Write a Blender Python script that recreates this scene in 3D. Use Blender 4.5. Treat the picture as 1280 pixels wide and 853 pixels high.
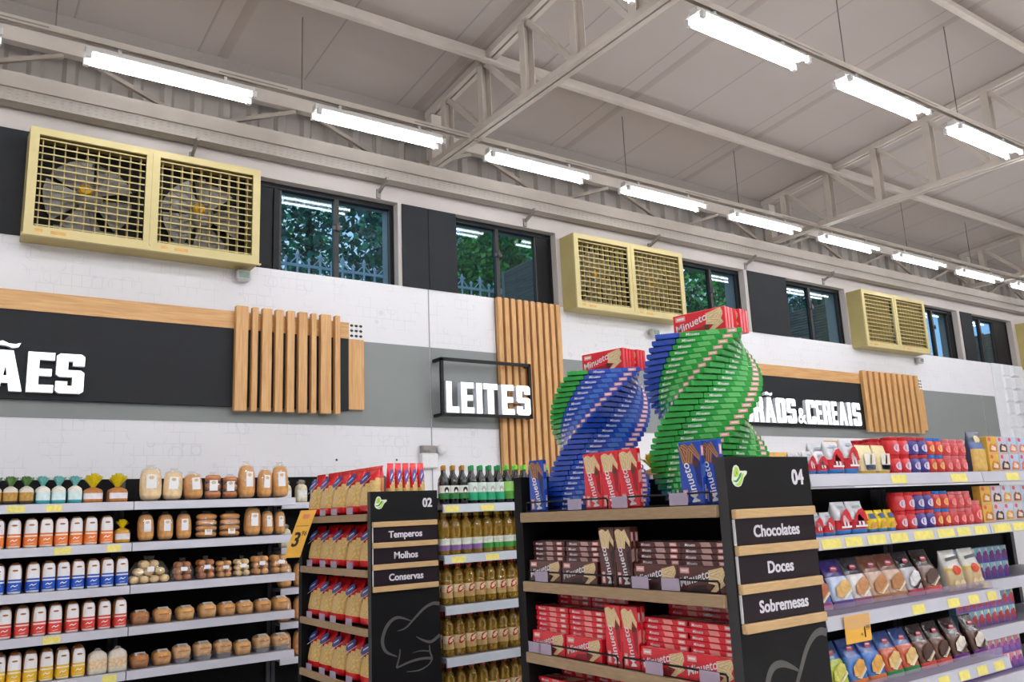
import bpy, math, random
from math import sin, cos, pi, radians, atan2, sqrt
from mathutils import Vector, Matrix

for o in list(bpy.data.objects):
    bpy.data.objects.remove(o)
sc = bpy.context.scene
C = sc.collection
rnd = random.Random(7)
H = 1.62            # eye height of the camera; heights below are written relative to it
FLOOR = -H

# ------------------------------------------------------------------ camera
cam_d = bpy.data.cameras.new('camera')
cam = bpy.data.objects.new('camera', cam_d)
C.objects.link(cam)
sc.camera = cam
yaw, pitch, roll, fpx = radians(35.251), radians(11.546), radians(-2.463), 1049.1
fwd = Vector((sin(yaw) * cos(pitch), cos(yaw) * cos(pitch), sin(pitch)))
rgt = Vector((cos(yaw), -sin(yaw), 0))
upv = rgt.cross(fwd)
r2 = cos(roll) * rgt + sin(roll) * upv
u2 = -sin(roll) * rgt + cos(roll) * upv
cm = Matrix((r2, u2, -fwd)).transposed().to_4x4()
cm.translation = (0, 0, H)
cam.matrix_world = cm
cam_d.sensor_fit = 'HORIZONTAL'
cam_d.sensor_width = 36.0
cam_d.lens = fpx / 1280 * 36.0
cam_d.clip_start, cam_d.clip_end = 0.05, 200

# ------------------------------------------------------------------ sky and exposure
SKY = (0.50, 0.72, 1.0)
SKY_STRENGTH = 1.7
TUBE_STRENGTH = 66.0
AISLE_ROW_STRENGTH = 46.0
WALL_ROW_STRENGTH = 20.0   # tubes along the wall set dimmer to even out the light on it
world = bpy.data.worlds.new('sky')
sc.world = world
world.use_nodes = True
wn = world.node_tree.nodes
wl = world.node_tree.links
bgn = wn['Background']
bgn.inputs['Strength'].default_value = SKY_STRENGTH
tc = wn.new('ShaderNodeTexCoord')
nz = wn.new('ShaderNodeTexNoise')
nz.inputs['Scale'].default_value = 3.0
nz.inputs['Detail'].default_value = 5
cr = wn.new('ShaderNodeValToRGB')
cr.color_ramp.elements[0].position = 0.40
cr.color_ramp.elements[0].color = (*SKY, 1)
cr.color_ramp.elements[1].position = 0.62
cr.color_ramp.elements[1].color = (0.95, 0.98, 1.0, 1)
wl.new(tc.outputs['Generated'], nz.inputs['Vector'])
wl.new(nz.outputs['Fac'], cr.inputs['Fac'])
wl.new(cr.outputs['Color'], bgn.inputs['Color'])
sc.view_settings.view_transform = 'Standard'
sc.view_settings.look = 'None'
sc.view_settings.exposure = 0.0
sc.view_settings.gamma = 1.0
sc.view_settings.use_curve_mapping = False
sc.cycles.use_denoising = True
sc.cycles.max_bounces = 8
sc.cycles.transparent_max_bounces = 16
sc.cycles.sample_clamp_indirect = 6.0

# ------------------------------------------------------------------ materials
MATS = {}


def lin(h):
    h = h.lstrip('#')
    o = []
    for i in (0, 2, 4):
        c = int(h[i:i + 2], 16) / 255
        o.append(c / 12.92 if c <= 0.04045 else ((c + 0.055) / 1.055) ** 2.4)
    return o


def M(h, rough=0.5, var=0.10, scale=30.0, metal=0.0, spec=0.5, bump=0.0, coat=0.0, stretch=None, trans=0.0):
    """procedural principled material: a colour broken up by object-space noise"""
    key = (h, rough, var, scale, metal, spec, bump, coat, stretch, trans)
    if key in MATS:
        return MATS[key]
    m = bpy.data.materials.new('surface_' + h.strip('#'))
    m.use_nodes = True
    nt = m.node_tree
    b = nt.nodes['Principled BSDF']
    c = lin(h)
    b.inputs['Roughness'].default_value = rough
    b.inputs['Metallic'].default_value = metal
    b.inputs['Specular IOR Level'].default_value = spec
    if coat:
        b.inputs['Coat Weight'].default_value = coat
        b.inputs['Coat Roughness'].default_value = 0.15
    if trans:
        b.inputs['Transmission Weight'].default_value = trans
    t = nt.nodes.new('ShaderNodeTexCoord')
    n = nt.nodes.new('ShaderNodeTexNoise')
    n.inputs['Scale'].default_value = scale
    n.inputs['Detail'].default_value = 3
    src = t.outputs['Object']
    if stretch:
        mp = nt.nodes.new('ShaderNodeMapping')
        mp.inputs['Scale'].default_value = stretch
        nt.links.new(src, mp.inputs['Vector'])
        src = mp.outputs['Vector']
    nt.links.new(src, n.inputs['Vector'])
    r = nt.nodes.new('ShaderNodeValToRGB')
    r.color_ramp.elements[0].position = 0.3
    r.color_ramp.elements[1].position = 0.7
    r.color_ramp.elements[0].color = (*[max(0, x * (1 - var)) for x in c], 1)
    r.color_ramp.elements[1].color = (*[min(1, x * (1 + var)) for x in c], 1)
    nt.links.new(n.outputs['Fac'], r.inputs['Fac'])
    nt.links.new(r.outputs['Color'], b.inputs['Base Color'])
    if bump:
        bp = nt.nodes.new('ShaderNodeBump')
        bp.inputs['Strength'].default_value = bump
        bp.inputs['Distance'].default_value = 0.01
        nt.links.new(n.outputs['Fac'], bp.inputs['Height'])
        nt.links.new(bp.outputs['Normal'], b.inputs['Normal'])
    MATS[key] = m
    return m


def emis(name, col, strength):
    m = bpy.data.materials.new(name)
    m.use_nodes = True
    nt = m.node_tree
    b = nt.nodes['Principled BSDF']
    b.inputs['Base Color'].default_value = (0.9, 0.9, 0.9, 1)
    b.inputs['Emission Color'].default_value = (*col, 1)
    b.inputs['Emission Strength'].default_value = strength
    return m


def mat_wood():
    m = bpy.data.materials.new('oak_laminate')
    m.use_nodes = True
    nt = m.node_tree
    b = nt.nodes['Principled BSDF']
    t = nt.nodes.new('ShaderNodeTexCoord')
    mp = nt.nodes.new('ShaderNodeMapping')
    mp.inputs['Scale'].default_value = (26, 26, 1.6)
    n = nt.nodes.new('ShaderNodeTexNoise')
    n.inputs['Scale'].default_value = 2.2
    n.inputs['Detail'].default_value = 6
    n.inputs['Distortion'].default_value = 0.6
    r = nt.nodes.new('ShaderNodeValToRGB')
    r.color_ramp.elements[0].position = 0.25
    r.color_ramp.elements[0].color = (*lin('#c08a50'), 1)
    r.color_ramp.elements[1].position = 0.75
    r.color_ramp.elements[1].color = (*lin('#dcae74'), 1)
    nt.links.new(t.outputs['Object'], mp.inputs['Vector'])
    nt.links.new(mp.outputs['Vector'], n.inputs['Vector'])
    nt.links.new(n.outputs['Fac'], r.inputs['Fac'])
    nt.links.new(r.outputs['Color'], b.inputs['Base Color'])
    b.inputs['Roughness'].default_value = 0.5
    return m


def mat_wood_h():
    m = mat_wood()
    m.name = 'oak_laminate_lengthwise'
    for n in m.node_tree.nodes:
        if n.type == 'MAPPING':
            n.inputs['Scale'].default_value = (1.6, 26, 26)
    return m


def mat_wallpaper():
    m = bpy.data.materials.new('white_wallpaper_with_pale_grey_line_drawings')
    m.use_nodes = True
    nt = m.node_tree
    L = nt.links.new
    b = nt.nodes['Principled BSDF']
    b.inputs['Roughness'].default_value = 0.75
    t = nt.nodes.new('ShaderNodeTexCoord')
    br = nt.nodes.new('ShaderNodeTexBrick')
    br.inputs['Scale'].default_value = 5.2
    br.inputs['Mortar Size'].default_value = 0.012
    br.inputs['Brick Width'].default_value = 0.62
    br.inputs['Row Height'].default_value = 0.48
    br.offset = 0.37
    br.squash = 0.6
    br.inputs['Color1'].default_value = (0, 0, 0, 1)
    br.inputs['Color2'].default_value = (0, 0, 0, 1)
    br.inputs['Mortar'].default_value = (1, 1, 1, 1)
    sx = nt.nodes.new('ShaderNodeSeparateXYZ')
    cx = nt.nodes.new('ShaderNodeCombineXYZ')
    L(t.outputs['Object'], sx.inputs[0])
    L(sx.outputs['X'], cx.inputs['X'])
    L(sx.outputs['Z'], cx.inputs['Y'])
    ns = nt.nodes.new('ShaderNodeTexNoise')
    ns.inputs['Scale'].default_value = 4.0
    L(cx.outputs[0], ns.inputs['Vector'])
    vo = nt.nodes.new('ShaderNodeTexVoronoi')
    vo.feature = 'F1'
    vo.inputs['Scale'].default_value = 6.0
    L(cx.outputs[0], vo.inputs['Vector'])
    L(cx.outputs[0], br.inputs['Vector'])
    ring = nt.nodes.new('ShaderNodeValToRGB')
    e = ring.color_ramp.elements
    e[0].position, e[0].color = 0.30, (0, 0, 0, 1)
    e[1].position, e[1].color = 0.36, (0, 0, 0, 1)
    x = ring.color_ramp.elements.new(0.33)
    x.color = (1, 1, 1, 1)
    L(vo.outputs['Distance'], ring.inputs['Fac'])
    mx = nt.nodes.new('ShaderNodeMix')
    mx.data_type = 'RGBA'
    mx.blend_type = 'LIGHTEN'
    mx.inputs['Factor'].default_value = 1
    L(br.outputs['Color'], mx.inputs[6])
    L(ring.outputs['Color'], mx.inputs[7])
    mask = nt.nodes.new('ShaderNodeValToRGB')
    mask.color_ramp.elements[0].position = 0.45
    mask.color_ramp.elements[1].position = 0.58
    L(ns.outputs['Fac'], mask.inputs['Fac'])
    mm = nt.nodes.new('ShaderNodeMix')
    mm.data_type = 'RGBA'
    mm.blend_type = 'MULTIPLY'
    mm.inputs['Factor'].default_value = 1
    L(mx.outputs[2], mm.inputs[6])
    L(mask.outputs['Color'], mm.inputs[7])
    fin = nt.nodes.new('ShaderNodeMix')
    fin.data_type = 'RGBA'
    fin.inputs[6].default_value = (0.80, 0.785, 0.80, 1)
    fin.inputs[7].default_value = (0.69, 0.68, 0.72, 1)
    L(mm.outputs[2], fin.inputs['Factor'])
    L(fin.outputs[2], b.inputs['Base Color'])
    return m


def mat_roof():
    m = bpy.data.materials.new('painted_roof_panels_with_seams')
    m.use_nodes = True
    nt = m.node_tree
    L = nt.links.new
    b = nt.nodes['Principled BSDF']
    b.inputs['Roughness'].default_value = 0.55
    t = nt.nodes.new('ShaderNodeTexCoord')
    s = nt.nodes.new('ShaderNodeSeparateXYZ')
    L(t.outputs['Object'], s.inputs[0])
    mod = nt.nodes.new('ShaderNodeMath')
    mod.operation = 'MODULO'
    mod.inputs[1].default_value = 0.97
    add = nt.nodes.new('ShaderNodeMath')
    add.inputs[1].default_value = 40.02
    L(s.outputs['X'], add.inputs[0])
    L(add.outputs[0], mod.inputs[0])
    r = nt.nodes.new('ShaderNodeValToRGB')
    base, dark = (*lin('#aea39c'), 1), (*lin('#8b8079'), 1)
    e = r.color_ramp.elements
    e[0].position, e[0].color = 0.0, dark
    e[1].position, e[1].color = 0.022, base
    r.color_ramp.interpolation = 'LINEAR'
    L(mod.outputs[0], r.inputs['Fac'])
    n = nt.nodes.new('ShaderNodeTexNoise')
    n.inputs['Scale'].default_value = 0.7
    n.inputs['Detail'].default_value = 3
    L(t.outputs['Object'], n.inputs['Vector'])
    mx = nt.nodes.new('ShaderNodeMix')
    mx.data_type = 'RGBA'
    mx.blend_type = 'MULTIPLY'
    mx.inputs[7].default_value = (0.88, 0.86, 0.84, 1)
    L(n.outputs['Fac'], mx.inputs['Factor'])
    L(r.outputs['Color'], mx.inputs[6])
    # broad darker bands repeating along the roof
    m2 = nt.nodes.new('ShaderNodeMath')
    m2.operation = 'MODULO'
    m2.inputs[1].default_value = 1.94
    a2 = nt.nodes.new('ShaderNodeMath')
    a2.inputs[1].default_value = 38.88
    L(s.outputs['X'], a2.inputs[0])
    L(a2.outputs[0], m2.inputs[0])
    r2 = nt.nodes.new('ShaderNodeValToRGB')
    q = r2.color_ramp.elements
    q[0].position, q[0].color = 0.0, (0.80, 0.78, 0.76, 1)
    q[1].position, q[1].color = 0.10, (1, 1, 1, 1)
    q2 = r2.color_ramp.elements.new(0.085)
    q2.color = (0.88, 0.86, 0.84, 1)
    L(m2.outputs[0], r2.inputs['Fac'])
    m3 = nt.nodes.new('ShaderNodeMix')
    m3.data_type = 'RGBA'
    m3.blend_type = 'MULTIPLY'
    m3.inputs['Factor'].default_value = 1
    L(mx.outputs[2], m3.inputs[6])
    L(r2.outputs['Color'], m3.inputs[7])
    L(m3.outputs[2], b.inputs['Base Color'])
    return m


def mat_glass():
    """thin window pane: tinted see-through film with a mirror sheen that grows at a slant"""
    m = bpy.data.materials.new('window_glass')
    m.use_nodes = True
    nt = m.node_tree
    for n in list(nt.nodes):
        if n.type == 'BSDF_PRINCIPLED':
            nt.nodes.remove(n)
    out = nt.nodes['Material Output']
    tr = nt.nodes.new('ShaderNodeBsdfTransparent')
    tr.inputs[0].default_value = (0.56, 0.72, 0.80, 1)
    gl = nt.nodes.new('ShaderNodeBsdfGlossy')
    gl.inputs['Roughness'].default_value = 0.02
    lw = nt.nodes.new('ShaderNodeLayerWeight')
    lw.inputs['Blend'].default_value = 0.5
    pw = nt.nodes.new('ShaderNodeMath')
    pw.operation = 'POWER'
    pw.inputs[1].default_value = 4.0
    fr = nt.nodes.new('ShaderNodeMath')
    fr.operation = 'MULTIPLY_ADD'
    fr.inputs[1].default_value = 0.9
    fr.inputs[2].default_value = 0.045
    nt.links.new(lw.outputs['Facing'], pw.inputs[0])
    nt.links.new(pw.outputs[0], fr.inputs[0])
    mx = nt.nodes.new('ShaderNodeMixShader')
    nt.links.new(fr.outputs[0], mx.inputs[0])
    nt.links.new(tr.outputs[0], mx.inputs[1])
    nt.links.new(gl.outputs[0], mx.inputs[2])
    nt.links.new(mx.outputs[0], out.inputs['Surface'])
    return m


def mat_film(h, body):
    """clear plastic wrap or tag pocket: see-through with a sheen, and a little milky if body > 0"""
    m = bpy.data.materials.new('clear_plastic_' + h.strip('#'))
    m.use_nodes = True
    nt = m.node_tree
    b = nt.nodes['Principled BSDF']
    b.inputs['Base Color'].default_value = (*lin(h), 1)
    b.inputs['Roughness'].default_value = 0.25
    out = nt.nodes['Material Output']
    tr = nt.nodes.new('ShaderNodeBsdfTransparent')
    gl = nt.nodes.new('ShaderNodeBsdfGlossy')
    gl.inputs['Roughness'].default_value = 0.12
    m1 = nt.nodes.new('ShaderNodeMixShader')
    m1.inputs[0].default_value = 0.10
    nt.links.new(tr.outputs[0], m1.inputs[1])
    nt.links.new(gl.outputs[0], m1.inputs[2])
    m2 = nt.nodes.new('ShaderNodeMixShader')
    m2.inputs[0].default_value = body
    nt.links.new(m1.outputs[0], m2.inputs[1])
    nt.links.new(b.outputs[0], m2.inputs[2])
    nt.links.new(m2.outputs[0], out.inputs['Surface'])
    return m


WOOD, WOODH = mat_wood(), mat_wood_h()
WALLP, ROOF, GLASS = mat_wallpaper(), mat_roof(), mat_glass()
TUBE = emis('lit_fluorescent_tube', (0.92, 0.96, 1.02), TUBE_STRENGTH)
TUBEA = emis('lit_aisle_fluorescent_tube', (0.92, 0.96, 1.02), AISLE_ROW_STRENGTH)
TUBEW = emis('lit_wall_row_fluorescent_tube', (0.92, 0.96, 1.02), WALL_ROW_STRENGTH)
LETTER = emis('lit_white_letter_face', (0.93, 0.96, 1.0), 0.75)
STEEL = M('#c4b9ae', 0.5, 0.06, 4)
STEELD = M('#a89c90', 0.6, 0.06, 4)
WHITE = M('#e6e4e4', 0.5, 0.04)
CREAM = M('#b5a46a', 0.5, 0.05, 6)
CREAML = M('#cdbc84', 0.5, 0.05, 6)
DARK = M('#26272a', 0.6, 0.06, 5, spec=.2)
BLACK = M('#0e0e10', 0.45, 0.08, 8, spec=.25)
BLACKM = M('#070708', 0.6, 0.1, 8, spec=.15)
PANELM = M('#141315', 0.5, 0.06, 6, spec=.18)
PANELSIDE = M('#333234', 0.5, 0.06, 6)
GREYBAND = M('#868a88', 0.6, 0.03, 2)
RAILM = M('#c9c8d2', 0.35, 0.04, 8, metal=0.0, coat=0.3)
SHELFM = M('#8f8d96', 0.4, 0.05, 8)
LIPWOOD = M('#a58a6a', 0.5, 0.12, 20, stretch=(8, 1, 8))
BARWOOD = M('#cda877', 0.5, 0.10, 20, stretch=(1, 8, 8))
BOARD = M('#241a20', 0.45, 0.06, 8, spec=.2)
YTAG = M('#efe07a', 0.5, 0.08, 60)
OTAG = M('#efb445', 0.5, 0.06, 20)
PTXT = M('#e8e2ea', 0.5, 0.02)
INK = M('#161310', 0.6, 0.02)
DRAWM = M('#575553', 0.6, 0.05)
FILM = mat_film('#ffffff', 0.03)
TAGF = mat_film('#cdbcd6', 0.55)
STRIPF = mat_film('#a894b8', 0.22)

# ------------------------------------------------------------------ mesh builder


class MB:
    def __init__(s):
        s.v, s.f, s.m = [], [], []

    def add(s, vs, fs, m=0):
        b = len(s.v)
        s.v.extend([tuple(v) for v in vs])
        for i, f in enumerate(fs):
            s.f.append([b + k for k in f])
            s.m.append(m[i] if isinstance(m, list) else m)
        return s

    def box(s, x0, x1, y0, y1, z0, z1, m=0):
        return s.add([(x0, y0, z0), (x1, y0, z0), (x1, y1, z0), (x0, y1, z0), (x0, y0, z1), (x1, y0, z1), (x1, y1, z1), (x0, y1, z1)],
                     [(0, 3, 2, 1), (4, 5, 6, 7), (0, 1, 5, 4), (1, 2, 6, 5), (2, 3, 7, 6), (3, 0, 4, 7)], m)

    def cbox(s, x0, x1, y0, y1, z0, z1, c, m=0):
        """box with chamfered vertical and horizontal front edges (a loft of three rings)"""
        xs = [(x0 + c, x1 - c, y0 + c, y1 - c, z0), (x0, x1, y0, y1, z0 + c), (x0, x1, y0, y1, z1 - c), (x0 + c, x1 - c, y0 + c, y1 - c, z1)]
        vs, fs = [], []
        for a, b, d, e, z in xs:
            vs += [(a + c, d, z), (b - c, d, z), (b, d + c, z), (b, e - c, z), (b - c, e, z), (a + c, e, z), (a, e - c, z), (a, d + c, z)]
        for r in range(3):
            for k in range(8):
                fs.append((r * 8 + k, r * 8 + (k + 1) % 8, r * 8 + 8 + (k + 1) % 8, r * 8 + 8 + k))
        fs.append(tuple(range(7, -1, -1)))
        fs.append(tuple(range(24, 32)))
        return s.add(vs, fs, m)

    def bar(s, p, q, w, h, m=0, up=(0, 0, 1)):
        """square bar from p to q, w across, h along 'up'"""
        p, q = Vector(p), Vector(q)
        d = (q - p).normalized()
        u = Vector(up)
        a = d.cross(u)
        if a.length < 1e-4:
            a = d.cross(Vector((0, 1, 0)))
        a.normalize()
        u = a.cross(d).normalized()
        a, u = a * w / 2, u * h / 2
        vs = [p - a - u, p + a - u, p + a + u, p - a + u, q - a - u, q + a - u, q + a + u, q - a + u]
        return s.add(vs, [(0, 3, 2, 1), (4, 5, 6, 7), (0, 1, 5, 4), (1, 2, 6, 5), (2, 3, 7, 6), (3, 0, 4, 7)], m)

    def tube(s, pts, r, n=8, m=0):
        pts = [Vector(p) for p in pts]
        vs, fs = [], []
        for i, p in enumerate(pts):
            d = (pts[min(i + 1, len(pts) - 1)] - pts[max(i - 1, 0)]).normalized()
            a = d.cross(Vector((0, 0, 1)))
            if a.length < 1e-3:
                a = d.cross(Vector((1, 0, 0)))
            a.normalize()
            b = d.cross(a)
            rr = r[i] if isinstance(r, (list, tuple)) else r
            for k in range(n):
                t = 2 * pi * k / n
                vs.append(p + a * rr * cos(t) + b * rr * sin(t))
        for i in range(len(pts) - 1):
            for k in range(n):
                fs.append((i * n + k, i * n + (k + 1) % n, i * n + n + (k + 1) % n, i * n + n + k))
        fs.append(tuple(range(n - 1, -1, -1)))
        e = (len(pts) - 1) * n
        fs.append(tuple(range(e, e + n)))
        return s.add(vs, fs, m)

    def loft(s, secs, n=20, mf=None, m=0, c=(0, 0)):
        """secs: (z, width, depth, exponent, ox, oy) rings stacked in z; mf(i, angle, z) picks a material slot"""
        vs, fs, ms = [], [], []
        for q in secs:
            z, w, d, e = q[:4]
            ox, oy = (q[4], q[5]) if len(q) > 4 else (0, 0)
            for k in range(n):
                t = 2 * pi * (k + 0.5) / n
                ct, st = cos(t), sin(t)
                vs.append((c[0] + ox + w / 2 * math.copysign(abs(ct) ** (2 / e), ct), c[1] + oy + d / 2 * math.copysign(abs(st) ** (2 / e), st), z))
        for i in range(len(secs) - 1):
            for k in range(n):
                fs.append((i * n + k, i * n + (k + 1) % n, i * n + n + (k + 1) % n, i * n + n + k))
                ms.append(mf(i, 2 * pi * (k + 1) / n, (secs[i][0] + secs[i + 1][0]) / 2) if mf else m)
        fs.append(tuple(range(n - 1, -1, -1)))
        ms.append(ms[0])
        e = (len(secs) - 1) * n
        fs.append(tuple(range(e, e + n)))
        ms.append(ms[-2])
        return s.add(vs, fs, ms)

    def lathe(s, prof, n=14, mf=None, m=0, c=(0, 0)):
        return s.loft([(z, 2 * r, 2 * r, 2) for r, z in prof], n, mf, m, c)

    def poly(s, pts, fr, m=0, depth=0.0):
        """2-D outline placed by fr(u, v, w); depth > 0 gives it thickness towards +w"""
        n = len(pts)
        if depth <= 0:
            return s.add([fr(u, v, 0) for u, v in pts], [tuple(range(n))], m)
        vs = [fr(u, v, 0) for u, v in pts] + [fr(u, v, depth) for u, v in pts]
        fs = [tuple(range(n - 1, -1, -1)), tuple(range(n, 2 * n))]
        fs += [(k, (k + 1) % n, n + (k + 1) % n, n + k) for k in range(n)]
        return s.add(vs, fs, m)

    def ribbon(s, pts, ws, fr, m=0, depth=0.0006, sub=5):
        """smooth hand-drawn stroke through 2-D points with a width at each"""
        P = [pts[0]] + list(pts) + [pts[-1]]
        W = [ws[0]] + list(ws) + [ws[-1]]
        o, w = [], []
        for i in range(1, len(P) - 2):
            for k in range(sub):
                t = k / sub
                o.append(tuple(0.5 * (2 * P[i][j] + (P[i + 1][j] - P[i - 1][j]) * t + (2 * P[i - 1][j] - 5 * P[i][j] + 4 * P[i + 1][j] - P[i + 2][j]) * t * t + (3 * P[i][j] - P[i - 1][j] - 3 * P[i + 1][j] + P[i + 2][j]) * t ** 3) for j in (0, 1)))
                w.append(W[i] * (1 - t) + W[i + 1] * t)
        o.append(P[-1])
        w.append(W[-1])
        vs, fs = [], []
        for i, p in enumerate(o):
            a, b = o[max(i - 1, 0)], o[min(i + 1, len(o) - 1)]
            dx, dy = b[0] - a[0], b[1] - a[1]
            l = sqrt(dx * dx + dy * dy) or 1
            nx, ny = -dy / l * w[i] / 2, dx / l * w[i] / 2
            vs += [fr(p[0] + nx, p[1] + ny, depth), fr(p[0] - nx, p[1] - ny, depth)]
        for i in range(len(o) - 1):
            fs.append((2 * i, 2 * i + 1, 2 * i + 3, 2 * i + 2))
        return s.add(vs, fs, m)

    def text(s, txt, size, fr, m=0, bold=0.0, shear=0.0, align='CENTER', sx=1.0, w=0.0):
        vs, fs = text_mesh(txt, min(bold, .012), shear, align)
        heavy = max(0, bold - .012)
        for i, (dx, dy) in enumerate([(0, 0)] if heavy <= 0 else [(-heavy, -heavy * .5), (-heavy, heavy * .5), (heavy, -heavy * .5), (heavy, heavy * .5), (0, 0)]):
            s.add([fr((x + dx) * size * sx, (y + dy) * size, w + i * .0001) for x, y in vs], fs, m)
        return s

    def build(s, name, mats, parent=None, smooth=False, org=None):
        me = bpy.data.meshes.new(name)
        if org is None:
            org = ORG.get(parent.name, (0, 0, 0)) if parent else (0, 0, 0)
        me.from_pydata([(x - org[0], y - org[1], z - org[2]) for x, y, z in s.v], [], s.f)
        if not isinstance(mats, (list, tuple)):
            mats = [mats]
        for a in mats:
            me.materials.append(a)
        me.polygons.foreach_set('material_index', s.m)
        if smooth:
            me.polygons.foreach_set('use_smooth', [True] * len(s.f))
        me.update()
        o = bpy.data.objects.new(name, me)
        C.objects.link(o)
        ORG[o.name] = org
        if parent:
            o.parent = parent
        else:
            o.location = (org[0], org[1], org[2] + H)
        return o


ORG = {}
_TXT = {}


def text_mesh(txt, bold=0.0, shear=0.0, align='CENTER'):
    k = (txt, bold, shear, align)
    if k not in _TXT:
        cu = bpy.data.curves.new('lettering', 'FONT')
        cu.body = txt
        cu.offset = bold
        cu.shear = shear
        cu.align_x = align
        cu.resolution_u = 3
        o = bpy.data.objects.new('lettering', cu)
        C.objects.link(o)
        dg = bpy.context.evaluated_depsgraph_get()
        me = bpy.data.meshes.new_from_object(o.evaluated_get(dg))
        _TXT[k] = ([(v.co.x, v.co.y) for v in me.vertices], [tuple(p.vertices) for p in me.polygons])
        bpy.data.objects.remove(o)
        bpy.data.curves.remove(cu)
        bpy.data.meshes.remove(me)
    return _TXT[k]


def tag(o, label=None, cat=None, group=None, kind=None):
    if label:
        o['label'] = label
    if cat:
        o['category'] = cat
    if group:
        o['group'] = group
    if kind:
        o['kind'] = kind
    return o


def thing(name, label, cat, loc=(0, 0, 0), group=None, kind=None):
    """Empty at a thing's base; parts are built in the same coordinates and parented to it"""
    o = bpy.data.objects.new(name, None)
    o.empty_display_size = 0.1
    C.objects.link(o)
    o.location = (loc[0], loc[1], loc[2] + H)
    ORG[o.name] = loc
    return tag(o, label, cat, group, kind)


def struct(name, mb, mats, smooth=False):
    return tag(mb.build(name, mats, smooth=smooth), kind='structure')


def structure(name, loc=(0, 0, 0)):
    return thing(name, None, None, loc, kind='structure')


def copy_tree(o, parent=None):
    c = o.copy()
    C.objects.link(c)
    if parent:
        c.parent = parent
    for ch in o.children:
        copy_tree(ch, c)
    return c


USED = set()


def place(proto, loc, rot=(0, 0, 0), label=None, group=None, scale=None, mat=None):
    """puts the prototype itself down the first time and a copy (with copies of its parts) after that"""
    if proto.name in USED:
        o = copy_tree(proto)
    else:
        USED.add(proto.name)
        o = proto
    if mat is not None:
        o.matrix_world = mat
    else:
        o.location = (loc[0], loc[1], loc[2] + H)
        o.rotation_euler = rot
    if scale:
        o.scale = scale
    if label:
        o['label'] = label
    if group:
        o['group'] = group
    return o


ORD = ['first', 'second', 'third', 'fourth', 'fifth', 'sixth', 'seventh', 'eighth', 'ninth', 'tenth', 'eleventh', 'twelfth', 'thirteenth', 'fourteenth',
       'fifteenth', 'sixteenth', 'seventeenth', 'eighteenth', 'nineteenth', 'twentieth', 'twenty-first', 'twenty-second', 'twenty-third', 'twenty-fourth',
       'twenty-fifth', 'twenty-sixth', 'twenty-seventh', 'twenty-eighth', 'twenty-ninth', 'thirtieth']
XZ = lambda x0, y0, z0: (lambda u, v, w: (x0 + u, y0 - w, z0 + v))      # a sheet facing -Y
YZ = lambda x0, y0, z0: (lambda u, v, w: (x0 - w, y0 - u, z0 + v))      # a sheet facing -X, read from that side
# ================================================================== the building
WY = 7.0                       # inner face of the long wall
X0, X1, Y0 = -4.2, 22.0, -10.5
SILL, HEAD = 2.19, 2.985
roof_z = lambda y: 4.06 + 0.098 * (7.1 - y)

floor = MB().box(X0, X1, Y0, WY + .15, FLOOR - .1, FLOOR)
struct('floor', floor, M('#e8e5e0', 0.3, 0.03, 1.5))

ce = MB()
ce.add([(X0, WY + .3, roof_z(WY + .3)), (X1, WY + .3, roof_z(WY + .3)), (X1, Y0, roof_z(Y0)), (X0, Y0, roof_z(Y0)),
        (X0, WY + .3, roof_z(WY + .3) + .06), (X1, WY + .3, roof_z(WY + .3) + .06), (X1, Y0, roof_z(Y0) + .06), (X0, Y0, roof_z(Y0) + .06)],
       [(0, 3, 2, 1), (4, 5, 6, 7), (0, 1, 5, 4), (1, 2, 6, 5), (2, 3, 7, 6), (3, 0, 4, 7)])
struct('ceiling', ce, ROOF)

# long wall: below the sill, above the windows, and the piers between the openings
wl_ = MB().box(X0, X1, WY, WY + .34, FLOOR, SILL)
struct('wall_back', wl_, WALLP)
WT = .34                       # wall thickness: windows sit deep in the reveal
HEAD = 3.035
up = MB().box(X0, X1, WY, WY + WT, HEAD, 3.42)
OPEN = [(.53, 2.16, 2.93), (2.24, 3.64, HEAD), (4.30, 5.60, HEAD), (5.71, 7.29, 2.93), (7.40, 8.76, HEAD), (9.62, 11.0, HEAD), (11.09, 12.67, 2.93), (12.77, 14.2, HEAD), (14.66, 16.1, HEAD), (16.27, 17.85, 2.93)]
edge = X0
for a, b, h in OPEN:
    up.box(edge, a, WY, WY + WT, SILL, HEAD)
    if h < HEAD:
        up.box(a, b, WY, WY + WT, h, HEAD)
    edge = b
up.box(edge, X1, WY, WY + WT, SILL, HEAD)
struct('wall_upper', up, M('#bdb4ae', 0.7, 0.03, 3))

sw = M('#cfcac6', 0.7, 0.03, 2)
for nm, bx in (('wall_left', (X0 - .15, X0, Y0, WY + .15)), ('wall_right', (X1, X1 + .15, Y0, WY + .15)), ('wall_front', (X0 - .15, X1 + .15, Y0 - .15, Y0))):
    struct(nm, MB().box(*bx, FLOOR, roof_z(Y0) + .1), sw)

# corrugated metal above the wall
cl = MB()
px, k = X0, 0
prof = [0, .03, .03, 0]
pts = []
while px < X1:
    pts += [(px, WY + .13), (px + .13, WY + .13), (px + .16, WY + .09), (px + .22, WY + .09)]
    px += .25
n = len(pts)
cl.add([(x, y, 3.42) for x, y in pts] + [(x, y, 3.84) for x, y in pts], [(i, i + 1, n + i + 1, n + i) for i in range(n - 1)])
struct('wall_cladding', cl, M('#aca39b', 0.5, 0.05, 4))
struct('trim_9', MB().box(X0, X1, WY - .03, WY - .02, 3.80, roof_z(WY) + .01), M('#8f857f', .6, .04))
# ring beam along the head of the wall
struct('trim_1', MB().box(X0, X1, WY - .16, WY + .16, 3.30, 3.425), STEEL)
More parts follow.
